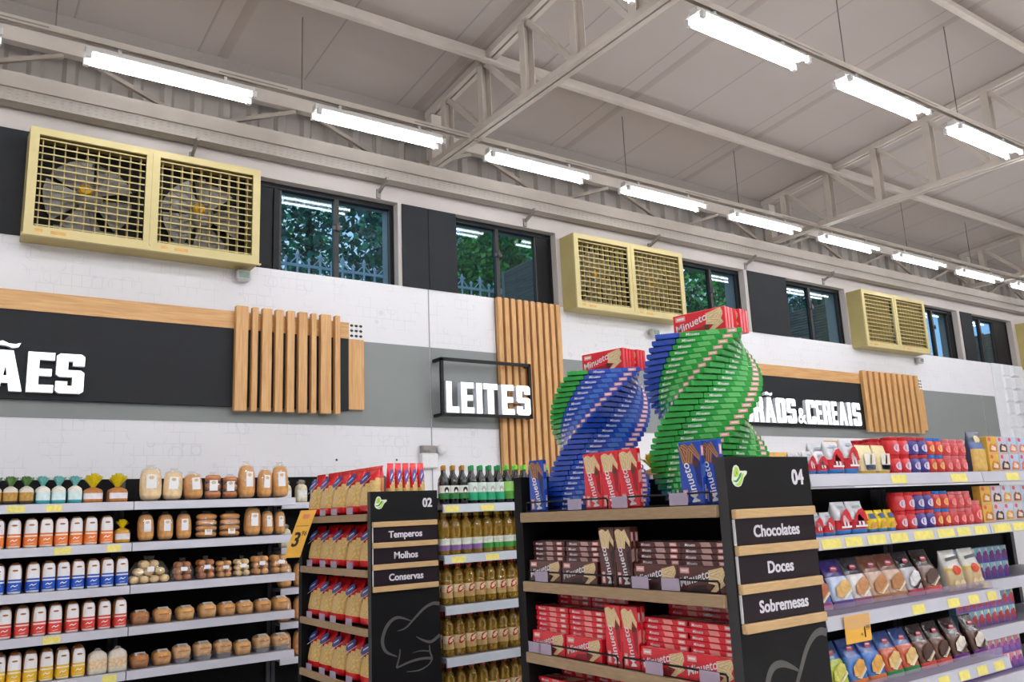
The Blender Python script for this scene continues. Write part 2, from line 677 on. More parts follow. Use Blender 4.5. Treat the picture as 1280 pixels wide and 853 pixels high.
# grey painted band with its panel joints
gb = MB()
for a, b in ((X0, 3.955), (3.97, 14.60), (14.615, 15.04)):
    gb.box(a, b, WY - .006, WY - .0005, .826, 1.606)
struct('trim_2', gb, GREYBAND)
jn = MB()
jn.box(3.957, 3.967, WY - .004, WY - .0005, -.2, SILL)
struct('trim_3', jn, M('#9a989a', 0.7))
# white relief tiles at the far end
tl = MB()
for i in range(9):
    for j in range(6):
        x, z = 15.1 + i * .3, .85 + j * .225
        d = .02 + .025 * ((i * 7 + j * 3) % 3)
        tl.add([(x, WY - .01, z), (x + .295, WY - .01, z), (x + .295, WY - .01, z + .22), (x, WY - .01, z + .22),
                (x + .03, WY - d, z + .03), (x + .27, WY - .01 - d / 2, z + .03), (x + .27, WY - d * .6, z + .19), (x + .03, WY - d, z + .19)],
               [(4, 5, 6, 7), (0, 1, 5, 4), (1, 2, 6, 5), (2, 3, 7, 6), (3, 0, 4, 7)])
tl.box(15.085, 17.8, WY - .012, WY - .001, .84, SILL)
struct('trim_4', tl, M('#e4e4e6', 0.6, 0.03))
# dark boards filling the blind bays between windows
for i, (a, b, jnt) in enumerate(((X0, 2.2, None), (3.68, 4.30, 3.97), (8.82, 9.62, None), (14.28, 14.66, None))):
    d = MB()
    if jnt:
        d.box(a, jnt - .006, WY - .012, WY - .001, SILL, 3.03).box(jnt + .006, b, WY - .012, WY - .001, SILL, 3.03)
        d.box(jnt - .006, jnt + .006, WY - .005, WY - .001, SILL, 3.03)
    else:
        d.box(a, b, WY - .012, WY - .001, SILL, 3.03)
    struct('trim_%d' % (i + 5), d, DARK)

# windows
FRM = M('#151517', 0.45, 0.06, 6, spec=.2)
FRML = M('#33302e', 0.4, 0.06, 6, spec=.3)
GY = WY + .10
WIN = [(2.24, 3.64, 2.49, 3.62, 3.04), (4.30, 5.60, 4.32, 5.40, 4.87), (7.40, 8.76, 7.42, 8.74, 8.2), (9.62, 11.0, 9.66, 10.97, 10.27), (12.77, 14.2, 12.79, 14.06, 13.55), (14.66, 16.1, 14.7, 15.6, 15.12)]
for i, (a, b, g0, g1, mid) in enumerate(WIN):
    w = structure('window_%d' % (i + 1), (a, GY, SILL))
    f = MB()
    f.box(a, b, GY - .01, GY + .05, HEAD - .05, HEAD)
    f.box(a, b, GY - .005, GY + .05, SILL, SILL + .03)
    f.box(b - .03, b, GY - .01, GY + .05, SILL + .03, HEAD - .05)
    if b - g1 > .04:
        f.box(g1 + .001, b - .031, GY - .002, GY + .05, SILL + .03, HEAD - .05)
    f.box(a, g0, GY - .002, GY + .05, SILL + .03, HEAD - .05)
    if g0 - a > .1:
        f.box(a + .05, a + .08, GY - .02, GY - .002, SILL + .03, HEAD - .05)
        f.box(g0 - .06, g0 - .03, GY - .025, GY - .002, SILL + .03, HEAD - .05)
    f.build('window_frame', FRM, w)
    m = MB().box(mid - .022, mid + .022, GY - .01, GY + .05, SILL + .03, HEAD - .05)
    m.box(g0, g0 + .02, GY + .005, GY + .05, SILL + .03, HEAD - .05).box(g1 - .02, g1, GY + .005, GY + .05, SILL + .03, HEAD - .05)
    m.build('sash', FRML, w)
    lk = MB().box(mid - .045, mid + .045, GY - .03, GY - .01, 2.68, 2.715).box(mid - .012, mid + .02, GY - .04, GY - .03, 2.67, 2.74)
    lk.build('latch', M('#3a3634', 0.35), w)
    MB().box(g0 + .02, mid - .022, GY + .025, GY + .029, SILL + .03, HEAD - .05).build('pane', GLASS, w)
    MB().box(mid + .022, g1 - .02, GY + .035, GY + .039, SILL + .03, HEAD - .05).build('pane', GLASS, w)

# ------------------------------------------------------------------ roof steel
top_z = lambda y: 4.055 + 0.098 * (7.1 - y)
TN = ['nearest the bread sign', 'over the middle of the long wall', 'farthest down the hall']
for i, x in enumerate((4.01, 9.29, 14.57)):
    t = thing('roof_truss', ('pale painted steel roof truss, leftmost, with its end above the LEITES sign', 'pale painted steel roof truss, middle one of three, above the cereals sign',
                             'pale painted steel roof truss, farthest to the right')[i], 'truss', (x, 6.95, 3.44))
    b = MB()
    for s in (-1, 1):
        b.box(x + s * .033 - .024, x + s * .033 + .024, -10.4, 6.97, 3.44, 3.447)
        b.box(x + s * .012 - .003, x + s * .012 + .003, -10.4, 6.97, 3.447, 3.50)
        b.box(x + s * .054 - .003, x + s * .054 + .003, -10.4, 6.97, 3.447, 3.50)
    b.build('bottom_chord', STEEL, t)
    b = MB()
    for s in (-1, 1):
        b.bar((x + s * .034, 7.0, top_z(7.0) - .035), (x + s * .034, -10.4, top_z(-10.4) - .035), .045, .07)
    b.build('top_chord', STEEL, t)
    ys = [6.62 - .675 * k for k in range(25)]
    for y in ys:
        zt = top_z(y) - .07
        v = MB().box(x - .05, x - .044, y - .04, y + .04, 3.50, zt).box(x - .044, x + .05, y + .034, y + .04, 3.50, zt).box(x + .044, x + .05, y - .04, y + .034, 3.50, zt)
        v.build('vertical', STEEL, t)
    for k in range(len(ys) - 1):
        MB().bar((x, ys[k] - .05, top_z(ys[k]) - .075), (x, ys[k + 1] + .06, 3.505), .05, .05).build('diagonal', STEEL, t)
    MB().box(x - .06, x + .06, 6.84, 6.95, 3.50, top_z(6.9) - .08).build('end_post', STEEL, t)

for i, y in enumerate((5.80, 3.25, .70, -1.85)):
    zb = top_z(y) - .128
    p = MB().box(X0, X1, y - .03, y + .03, zb, zb + .008).box(X0, X1, y + .024, y + .03, zb + .008, zb + .127).box(X0, X1, y - .03, y - .026, zb + .008, zb + .022)
    o = tag(p.build('roof_purlin', STEEL, org=(4, y, zb)), ('long pale steel roof beam nearest the long wall', 'long pale steel roof beam in the top right corner',
              'long pale steel roof beam above the aisle behind the camera', 'long pale steel roof beam farthest from the long wall')[i], 'beam', 'roof purlins')
g = thing('lattice_girder', 'zigzag steel lattice along the wall head under the roof edge', 'girder', (1.7, 6.9, 3.43))
MB().box(X0, X1, 6.88, 6.96, 3.70, 3.82).build('top_chord', STEEL, g)
for k in range(-2, 11):
    xf = 1.70 + 1.9 * k
    MB().bar((xf + .2, 6.92, 3.43), (xf + .86, 6.92, 3.69), .035, .035).build('diagonal', STEELD, g)
    MB().bar((xf - .2, 6.92, 3.43), (xf - .86, 6.92, 3.69), .035, .035).build('diagonal', STEELD, g)

# perforated cable tray under the ring beam
ct = MB()
ct.box(X0, X1, WY - .155, WY - .15, 3.19, 3.295).box(X0, X1, WY - .15, WY - .03, 3.19, 3.195)
x = X0
holes = MB()
while x < X1:
    for z in (3.215, 3.245, 3.27):
        holes.box(x, x + .022, WY - .1562, WY - .1552, z, z + .006)
    x += .06
t = thing('cable_tray', 'perforated metal cable tray along the wall above the windows', 'cable tray', (3, 6.85, 3.19))
ct.build('tray', M('#a89e94', 0.5, 0.05), t)
holes.build('perforation', M('#9a928a', 0.7), t)
for k, (x, y) in enumerate(((1.68, 0), (3.43, 0), (5.18, 0), (7.04, 0), (8.8, 0), (10.5, 0))):
    br = MB().bar((x, WY - .02, 3.10), (x + .0, WY - .21, 3.17), .022, .03).box(x - .02, x + .02, WY - .02, WY - .001, 3.04, 3.13).box(x - .012, x + .012, WY - .21, WY - .157, 3.165, 3.187)
    tag(br.build('tray_bracket', M('#8d8780', 0.5), org=(x, WY, 3.1)), '%s small steel bracket from the left under the cable tray' % ORD[k], 'bracket', 'cable tray brackets')

# ------------------------------------------------------------------ lamps
FIXW = M('#dcd9d4', 0.4, 0.03)
def lamp(tube):
    fx = thing('fluorescent_light', '', 'ceiling light', (0, 0, 0))
    L = .605
    MB().box(-L, L, -.035, .035, -.05, 0).build('housing', FIXW, fx)
    rf = MB()
    for q in (-1, 1):
        rf.add([(-L, q * .036, -.03), (L, q * .036, -.03), (L, q * .072, -.052), (-L, q * .072, -.052), (-L, q * .036, -.033), (L, q * .036, -.033), (L, q * .072, -.055), (-L, q * .072, -.055)], [(0, 1, 2, 3), (4, 5, 6, 7), (2, 3, 7, 6)])
    rf.build('reflector', FIXW, fx)
    for s in (-1, 1):
        MB().tube([(-L + .035, s * .068, -.082), (L - .035, s * .068, -.082)], .014, 8).build('fluorescent_tube', tube, fx, smooth=True)
        for e in (-1, 1):
            MB().box(e * L - .018 - e * .018, e * L + .018 - e * .018, s * .068 - .016, s * .068 + .016, -.104, -.0565).build('lamp_holder', WHITE, fx)
    for e in (-1, 1):
        MB().box(e * .38 - .012, e * .38 + .012, -.012, .012, .0, .045).build('hanger', FIXW, fx)
    return fx


L = .605
fxs = (lamp(TUBEW), lamp(TUBEA), lamp(TUBE))
ROWS = [(6.14, 3.385, 'in the lamp row along the wall'), (3.53, 3.395, 'in the lamp row over the aisle'), (.9, 3.40, 'in the lamp row above the camera'), (-1.75, 3.40, 'in the lamp row behind the camera'), (-4.4, 3.40, 'in the next lamp row behind the camera'), (-7.05, 3.40, 'in the lamp row farthest from the wall')]  # rows continue unseen behind the camera; last two added to lift lower wall fill
for r, (y, z, txt) in enumerate(ROWS):
    ra = MB().box(X0 + .3, 18, y - .02, y + .02, z + .092, z + .096).box(X0 + .3, 18, y - .02, y - .016, z + .047, z + .092).box(X0 + .3, 18, y + .016, y + .02, z + .047, z + .092)
    rt = thing('lighting_rail', 'long pale steel rail carrying lamps ' + ('close to the windowed wall', 'over the aisle at upper right', 'directly above the camera', 'behind the camera', 'out of view farther behind the camera', 'out of view farthest from the wall')[r], 'rail', (4, y, z + .047))
    ra.build('rail', STEEL, rt)
    for k in range(-1, 8):
        xr = .527 + 1.80 * k if r == 0 else .62 + 1.78 * k
        MB().tube([(xr, y, z + .096), (xr, y, roof_z(y) - .001)], .005, 6).build('hanger_rod', M('#6b635c', 0.5), rt)
    if r < 2:
        for k in range(-1, 10):
            xr = .9 + 1.715 * k
            MB().box(xr + .75, xr + 1.3, y - .0205, y - .0201, z + .064, z + .074).build('slot', M('#8a827b', 0.6), rt)
    for k in range(-2, 10):
        if r > 1 and k > 8:
            continue
        xc = .70 + .605 + 1.715 * k + (.02 if r == 0 else .03)
        vis = k - (0 if r == 0 else 1)
        if vis < 0 or r > 1:
            lab = 'twin tube fluorescent light out of view ' + txt
        else:
            lab = '%s lit twin tube fluorescent light from the left %s' % (ORD[vis], txt)
        place(fxs[min(r, 2)], (xc, y, z), label=lab, group='fluorescent lights ' + txt)

# ------------------------------------------------------------------ evaporative air coolers
FANG = M('#8d8a84', 0.4, 0.25, 9, metal=0.2)
YEL = M('#f0b800', 0.4, 0.05)
cw, chh = 1.68, .838
ac = thing('air_cooler', '', 'air cooler', (0, 0, 0))
hs = MB()
D0 = .226
hs.box(0, .025, .0, D0, 0, chh).box(cw - .025, cw, .0, D0, 0, chh).box(.025, cw - .025, .0, D0, 0, .03).box(.025, cw - .025, 0, D0, chh - .025, chh)
hs.build('housing', CREAM, ac)
MB().box(.06, cw - .06, .231, 1.45, .06, chh - .06).build('outer_body', M('#77777a', .5, .05), ac)
bk = MB().box(.026, cw - .026, .212, .225, .031, chh - .026)
bk.build('back_plate', M('#17140e', 0.7), ac)
fr = MB()
fr.box(0, cw, -.02, 0, 0, .065).box(0, cw, -.02, 0, chh - .055, chh).box(0, .06, -.02, 0, .065, chh - .055).box(cw - .06, cw, -.02, 0, .065, chh - .055).box(cw / 2 - .05, cw / 2 + .05, -.02, 0, .065, chh - .055)
fr.box(-.012, cw + .012, -.035, .0, -.012, 0)
fr.box(cw / 2 - .006, cw / 2 + .006, -.026, -.02, .03, chh - .03)
fr.build('front_frame', CREAML, ac)
for s in (0, 1):
    a, b = (.075, cw / 2 - .065) if s == 0 else (cw / 2 + .065, cw - .075)
    gr = MB()
    nb = 13
    for k in range(nb):
        z = .085 + (chh - .16) * k / (nb - 1)
        gr.bar((a - .01, .012, z), (b + .01, .012, z), .030, .009, up=(0, -.35, 1))
    gr.bar((a - .01, -.006, chh / 2), (b + .01, -.006, chh / 2), .006, .006)
    gr.build('louver_blades', CREAML, ac)
    va = MB()
    nv = 10
    for k in range(nv):
        x = a + .015 + (b - a - .03) * k / (nv - 1)
        va.box(x - .003, x + .003, .03, .08, .07, chh - .06)
    va.build('vertical_vanes', CREAML, ac)
    cx, cz = (a + b) / 2, chh / 2 - .02
    fan = MB()
    for k in range(5):
        t0 = 2 * pi * k / 5 + s * .4 + .3
        for q in range(4):
            ta, tb = t0 + q * .26, t0 + q * .26 + .26
            fan.add([(cx + .07 * cos(ta), .13 + .012 * q, cz + .07 * sin(ta)), (cx + .31 * cos(ta), .12 + .02 * q, cz + .31 * sin(ta)), (cx + .31 * cos(tb), .135 + .02 * q, cz + .31 * sin(tb)), (cx + .07 * cos(tb), .14 + .012 * q, cz + .07 * sin(tb))], [(0, 1, 2, 3)])
    fo = fan.build('fan', FANG, ac)
    MB().tube([(cx, .205, cz), (cx, .11, cz)], [.11, .09], 16).build('fan_motor', FANG, fo, smooth=True)
    MB().tube([(cx - .03, .112, cz + .05), (cx - .03, .092, cz + .05)], [.05, .038], 14).build('fan_hub', YEL, fo)
    MB().box(cx - .22, cx + .22, .185, .208, .1, .16).box(cx - .03, cx + .03, .185, .205, .06, .75).build('motor_bracket', FANG, fo)
lv = MB()
for k in range(17):
    z = .08 + k * .042
    lv.bar((.052, .46, z), (.052, 1.40, z), .012, .03, up=(-.6, 0, .8))
lv.box(.045, .059, .40, .46, .06, chh - .06).box(.045, .059, 1.40, 1.46, .06, chh - .06)
lv.build('outer_louvers', M('#8a8880', 0.5), ac)
for s in (.07, .92):
    MB().box(s, s + .05, -.0206, -.02, .02, .045).build('sticker', M('#d8a25a', 0.5), ac)
    MB().box(s + .1, s + .2, -.0206, -.02, .015, .04).build('sticker', M('#d8a25a', 0.5), ac)
CO = ((.467, 'large cream twin fan air cooler leftmost on the wall above the bread sign'), (5.655, 'cream twin fan air cooler above the wooden slat wall panel'),
      (11.03, 'cream twin fan air cooler above the cereals sign slats'), (16.22, 'cream air cooler cut off by the right edge of the photo'))
for x, lab in CO:
    place(ac, (x, 6.77, 2.142), label=lab, group='air coolers in the window strip', scale=(1.03 if x < 1 else 1, 1, 1))

# ------------------------------------------------------------------ signs on the wall
GL = {
    'L': [[(0, 0), (.46, 0), (.46, .2), (.2, .2), (.2, 1), (0, 1)]],
    'E': [[(0, 0), (.46, 0), (.46, .19), (.2, .19), (.2, .41), (.42, .41), (.42, .59), (.2, .59), (.2, .81), (.46, .81), (.46, 1), (0, 1)]],
    'I': [[(0, 0), (.2, 0), (.2, 1), (0, 1)]],
    'T': [[(.13, 0), (.33, 0), (.33, .81), (.46, .81), (.46, 1), (0, 1), (0, .81), (.13, .81)]],
    'S': [[(0, .06), (.06, 0), (.42, 0), (.48, .06), (.48, .53), (.42, .59), (.2, .59), (.2, .81), (.28, .81), (.28, .70), (.48, .70), (.48, .94), (.42, 1), (.06, 1), (0, .94), (0, .47), (.06, .41), (.28, .41), (.28, .19), (.2, .19), (.2, .30), (0, .30)]],
    'A': [[(0, 0), (.19, 0), (.26, .62), (.26, 1), (.16, 1)], [(.52, 0), (.36, 1), (.26, 1), (.26, .62), (.33, 0)], [(.213, .2), (.307, .2), (.287, .38), (.233, .38)]],
    'O': [[(.24, 0), (.06, 0), (0, .06), (0, .94), (.06, 1), (.24, 1), (.24, .81), (.2, .81), (.2, .19), (.24, .19)], [(.24, 0), (.24, .19), (.28, .19), (.28, .81), (.24, .81), (.24, 1), (.42, 1), (.48, .94), (.48, .06), (.42, 0)]],
    'C': [[(.06, 0), (.42, 0), (.48, .06), (.48, .32), (.28, .32), (.28, .19), (.2, .19), (.2, .81), (.28, .81), (.28, .68), (.48, .68), (.48, .94), (.42, 1), (.06, 1), (0, .94), (0, .06)]],
    'G': [[(.06, 0), (.42, 0), (.48, .06), (.48, .52), (.24, .52), (.24, .36), (.28, .36), (.28, .19), (.2, .19), (.2, .81), (.28, .81), (.28, .68), (.48, .68), (.48, .94), (.42, 1), (.06, 1), (0, .94), (0, .06)]],
    'R': [[(0, 0), (.2, 0), (.2, 1), (0, 1)], [(.2, .4), (.27, .4), (.29, 0), (.49, 0), (.46, .42), (.43, .49), (.48, .55), (.48, .94), (.42, 1), (.2, 1), (.2, .81), (.28, .81), (.28, .58), (.2, .58)]],
    'P': [[(0, 0), (.2, 0), (.2, 1), (0, 1)], [(.2, .38), (.42, .38), (.48, .44), (.48, .94), (.42, 1), (.2, 1), (.2, .81), (.28, .81), (.28, .57), (.2, .57)]],
    '~': [[(.08, 1.07), (.15, 1.12), (.25, 1.11), (.34, 1.06), (.43, 1.09), (.46, 1.2), (.38, 1.16), (.28, 1.17), (.19, 1.23), (.1, 1.19)]],
}
GL['Ã'] = GL['A'] + GL['~']
GWD = {'I': .2, 'A': .52, 'Ã': .52, 'L': .46, 'E': .46, 'T': .46, 'R': .49}


def block_letter(ch, x0, x1, z0, h, y, depth, parent):
    sx = (x1 - x0) / GWD.get(ch, .48)
    b = MB()
    fr = lambda u, v, w: (x0 + u * sx, y + depth - w, z0 + v * h)
    if ch == '&':
        vs, fs = text_mesh('&', .03, 0, 'LEFT')
        xs = [q[0] for q in vs]
        ys = [q[1] for q in vs]
        kx, kz = (x1 - x0) / (max(xs) - min(xs)), h / (max(ys) - min(ys))
        b.add([(x0 + (q[0] - min(xs)) * kx, y, z0 + (q[1] - min(ys)) * kz) for q in vs], fs, 0)
        b.add([(x0 + (q[0] - min(xs)) * kx, y + depth, z0 + (q[1] - min(ys)) * kz) for q in vs], fs, 1)
    else:
        for P in GL[ch]:
            n = len(P)
            vs = [fr(u, v, 0) for u, v in P] + [fr(u, v, depth) for u, v in P]
            fs = [tuple(range(n - 1, -1, -1)), tuple(range(n, 2 * n))] + [(k, (k + 1) % n, n + (k + 1) % n, n + k) for k in range(n)]
            b.add(vs, fs, [1, 0] + [1] * n)
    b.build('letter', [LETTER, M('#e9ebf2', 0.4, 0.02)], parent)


def slat_sign(name, label, x_left, x_board, slats, end, loc):
    t = thing(name, label, 'sign', loc)
    MB().box(x_left, end[0], WY - .05, WY - .007, .954, 1.61).build('backboard', DARK, t)
    MB().box(x_left, end[0], WY - .06, WY - .007, 1.6105, 1.758).build('header_strip', WOODH, t)
    for a, b in slats:
        MB().cbox(a, b, WY - .115, WY - .0605, .912, 1.80, .004).build('slat', WOOD, t)
    MB().box(end[0], end[1], WY - .05, WY - .007, .965, 1.608).build('end_board', WOOD, t)
    sp = MB().box(end[0], end[1], WY - .05, WY - .007, 1.609, 1.768)
    w = (end[1] - end[0])
    for i in range(3):
        for j in range(3):
            x, z = end[0] + w * (.2 + .3 * i), 1.609 + .159 * (.2 + .3 * j)
            sp.poly([(.017 * w / .15 * cos(q * pi / 4), .013 * sin(q * pi / 4)) for q in range(8)], (lambda x, z: lambda u, v, w_: (x + u, WY - .0504, z + v))(x, z), 1)
            if i < 2:
                sp.box(x + w * .14, x + w * .16, WY - .0504, WY - .0502, z - .012, z + .012, 2)
            if j < 2:
                sp.box(x - w * .08, x + w * .08, WY - .0504, WY - .0502, z + .022, z + .025, 2)
    sp.build('stencil_plate', [WHITE, INK, M('#a9a5a0', .6)], t)
    return t


t = slat_sign('bread_sign', 'dark wall sign reading PÃES with a wooden slat end', X0, 2.1, [(2.058, 2.163), (2.196, 2.246), (2.283, 2.366), (2.397, 2.465), (2.5, 2.566), (2.602, 2.682), (2.718, 2.765), (2.804, 2.903), (2.938, 2.988)], (3.095, 3.245), (1, WY, .95))
for ch, a, b in (('P', .11, .29), ('Ã', .325, .547), ('E', .572, .745), ('S', .757, .945)):
    block_letter(ch, a, b, 1.0, .296, WY - .10, .05, t)
t = slat_sign('cereal_sign', 'dark wall sign reading GRÃOS&CEREAIS with a wooden slat end', 8.0, 11, [(11.02 + .152 * k, 11.11 + .152 * k) for k in range(10)], (12.52, 12.69), (10, WY, .95))
for ch, a, b in (('G', 8.34, 8.54), ('R', 8.56, 8.76), ('Ã', 8.78, 8.985), ('O', 9.01, 9.205), ('S', 9.225, 9.42), ('&', 9.44, 9.62), ('C', 9.635, 9.835), ('E', 9.85, 9.98), ('R', 10.0, 10.18), ('E', 10.2, 10.325), ('A', 10.36, 10.545), ('I', 10.57, 10.645), ('S', 10.68, 10.875)):
    block_letter(ch, a, b, .99, .21 if ch == '&' else .325, WY - .10, .05, t)

t = thing('slatted_wall_panel', 'tall wooden slat panel on the wall behind the LEITES sign', 'wall panel', (5.1, WY, FLOOR))
MB().box(4.737, 5.56, WY - .02, WY - .007, -1.0, 2.188).build('backing_board', M('#7a4f2a', .6, .1, 12), t)
for k in range(10):
    x = 4.737 + k * .0848
    MB().cbox(x, x + .056, WY - .075, WY - .0205, -1.0, 2.188, .005).build('slat', WOOD, t)

t = thing('milk_sign', 'black frame sign with lit white letters LEITES', 'sign', (4.5, 6.85, .94))
f = MB()
for y in (6.83,):
    f.box(3.985, 4.015, y, y + .03, .935, 1.475).box(5.02, 5.05, y, y + .03, .935, 1.475).box(3.985, 5.05, y, y + .03, 1.455, 1.485).box(3.985, 5.05, y, y + .03, .922, .95)
for x in (3.985, 5.02):
    f.box(x, x + .03, 6.86, WY - .0765 if x > 4.5 else WY - .007, 1.455, 1.485).box(x, x + .03, 6.86, WY - .0765 if x > 4.5 else WY - .007, .922, .95)
f.build('frame', BLACK, t)
for ch, a, b in (('L', 4.034, 4.175), ('E', 4.20, 4.345), ('I', 4.375, 4.44), ('T', 4.455, 4.625), ('E', 4.67, 4.82), ('S', 4.85, 5.02)):
    block_letter(ch, a, b, .953, .30, 6.825, .07, t)

# ------------------------------------------------------------------ little things on the wall
for x, z, lab in ((2.12, 2.075, 'small silver floodlight under the leftmost air cooler'), (6.95, 2.0, 'small silver round sensor under the middle air cooler'), (12.68, 2.06, 'small silver sensor under the farther air cooler')):
    t = thing('motion_sensor', lab, 'sensor', (x, WY, z), 'sensors under the air coolers')
    MB().loft([(z - .05, .09, .05, 5), (z - .035, .12, .07, 5), (z + .03, .12, .07, 5), (z + .045, .1, .05, 5)], 16, c=(x, WY - .075)).build('housing', M('#b9bab8', .35, .05), t)
    MB().box(x - .042, x + .042, WY - .1135, WY - .111, z - .028, z + .025).build('lens', M('#7c8e86', .15), t)
    MB().box(x - .015, x + .015, WY - .045, WY - .001, z + .0, z + .05).build('bracket', M('#aaa8a4', .4), t)
t = thing('emergency_light', 'white twin lamp emergency light box on the wall above the pasta', 'emergency light', (3.92, WY, .5))
MB().cbox(3.82, 4.0, WY - .06, WY - .001, .44, .58, .01).build('box', WHITE, t)
MB().box(3.83, 3.90, WY - .07, WY - .06, .60, .64).box(3.83, 3.98, WY - .05, WY - .001, .58, .65).build('lamp', M('#8d857f', .4), t)
MB().tube([(4.05, WY - .07, .615), (4.05, WY - .001, .615)], [.045, .05], 14).build('spot_lamp', WHITE, t, smooth=True)
for x, lab in ((3.0, 'small dark fixing hole left on the white wall'), (3.59, 'small dark fixing hole right on the white wall')):
    tag(MB().tube([(x, WY - .004, .52), (x, WY - .0005, .52)], [.008, .01], 10).build('wall_plug', INK, org=(x, WY, .52)), lab, 'wall plug')
# ================================================================== outside: trees, railing
def tree(x, y, h, r, cols, label):
    t = thing('garden_tree', label, 'tree', (x, y, FLOOR), 'trees outside the windows')
    MB().tube([(x, y, FLOOR), (x + .1, y, FLOOR + h * .4), (x, y + .1, FLOOR + h * .8)], [.16, .11, .05], 8).build('trunk', M('#3a2f26', .9), t)
    f = MB()
    rr = random.Random(int(x * 100))
    for k in range(19000 if y < 12 else 9000):
        a, b = rr.uniform(0, 2 * pi), rr.uniform(-1, 1)
        q = r * rr.uniform(.35, 1.0) ** .5
        lob = 1 + .25 * sin(3 * a + x) * cos(2 * b * 3)
        c = Vector((x + q * lob * sqrt(1 - b * b) * cos(a), y + q * lob * sqrt(1 - b * b) * sin(a) * .8, FLOOR + h * .68 + b * h * .36))
        u = Vector((rr.uniform(-1, 1), rr.uniform(-1, 1), rr.uniform(-1, 1))).normalized()
        w = u.cross(Vector((rr.uniform(-1, 1), rr.uniform(-1, 1), rr.uniform(-1, 1)))).normalized()
        s = rr.uniform(.03, .085)
        f.add([c - u * s, c + w * s * .55, c + u * s, c - w * s * .55], [(0, 1, 2, 3)], rr.randrange(len(cols)))
    f.build('foliage', cols, t)


G1 = [M('#3f9a40', .6, .2, 2), M('#58b848', .6, .2, 2), M('#2a7a50', .6, .2, 2)]
G2 = [M('#2a7468', .6, .2, 2), M('#33936a', .6, .2, 2), M('#22605c', .6, .2, 2)]
for i, (x, y, h, r, g) in enumerate(((4.4, 11.2, 7.6, 1.6, G2), (8.3, 14.4, 8.6, 1.35, G2), (7.75, 11.3, 6.5, .9, G1), (12.6, 11.2, 6.6, 1.4, G1), (16.2, 11.8, 7.6, 1.5, G2), (19.6, 13.6, 6.6, 1.2, G1), (24.5, 14.5, 5.6, 1.3, G1), (2.6, 15.8, 9.6, 2.1, G2), (6.4, 19.4, 10.6, 2.2, G1), (14.3, 17.0, 9.0, 2.0, G1), (19.5, 19, 8.4, 2.0, G2))):
    tree(x, y, h, r, g, 'leafy garden tree beyond the wall windows, ' + ('nearest the leftmost window', 'green one seen in the second window', 'tall bluish one behind the cereals bay', 'short bushy one', 'tall dark one far right', 'green one farther right', 'last one on the right', 'big one in the back at left', 'big one in the back at centre', 'big one in the back, green', 'big one in the back at right')[i])
tag(MB().box(-8, 45, 7.3, 40, FLOOR - .12, FLOOR - .02).build('ground', M('#3f4a38', .9), org=(0, 12, FLOOR)), kind='structure')
t = thing('spiked_railing', 'pale blue grey spiked iron railing outside the window', 'railing', (4, 8.6, FLOOR))
IR = M('#d4deea', .4, .05)
rl = MB().bar((0, 8.6, 2.775), (8, 8.6, 2.775), .02, .03).bar((0, 8.6, 1.2), (8, 8.6, 1.2), .02, .03)
rl.build('rail', IR, t)
for k in range(56):
    x = .3 + k * .133
    hh = .10 if k % 2 else .18
    b = MB().tube([(x, 8.6, FLOOR), (x, 8.6, 2.775 + hh * .5), (x, 8.6, 2.775 + hh * .7), (x, 8.6, 2.775 + hh)], [.012, .012, .022, .002], 6)
    if k % 2 == 0:
        for s in (-1, 1):
            b.tube([(x + s * .085, 8.6, 2.785), (x + s * .06, 8.6, 2.815), (x + s * .018, 8.6, 2.86), (x + s * .03, 8.6, 2.90), (x + s * .05, 8.6, 2.895)], .007, 5)
    b.build('spike', IR, t)
# ================================================================== shelving
def logo(frame, parent, sz):
    """green and yellow hat emblem, as on the aisle panels"""
    W_, G_, Y_ = M('#e6efd8', .5), M('#1f8a4c', .5), M('#b9d84a', .5)
    q = lambda d: (lambda u, v, w: frame((u - 512) * sz / 853, -(v - 430) * sz / 853, w + d))
    b = MB()
    b.poly([(170, 480), (200, 360), (230, 270), (270, 225), (330, 215), (380, 250), (405, 320), (480, 322), (560, 318), (600, 335), (580, 380), (500, 440), (450, 530), (400, 590), (320, 608), (250, 590), (200, 550)], q(.0), 0, .0012)
    b.poly([(225, 420), (245, 320), (290, 250), (340, 260), (375, 330), (360, 400), (280, 440)], q(.0016), 2)
    b.poly([(205, 490), (280, 490), (340, 440), (390, 370), (450, 350), (420, 420), (340, 500), (280, 525), (215, 510)], q(.0018), 1)
    b.poly([(260, 560), (330, 540), (400, 470), (450, 380), (510, 360), (450, 480), (390, 570), (320, 592)], q(.0016), 2)
    b.poly([(290, 370), (310, 325), (325, 385)], q(.002), 1)
    b.poly([(250, 410), (265, 385), (285, 410)], q(.002), 1)
    b.build('emblem', [W_, G_, Y_], parent)


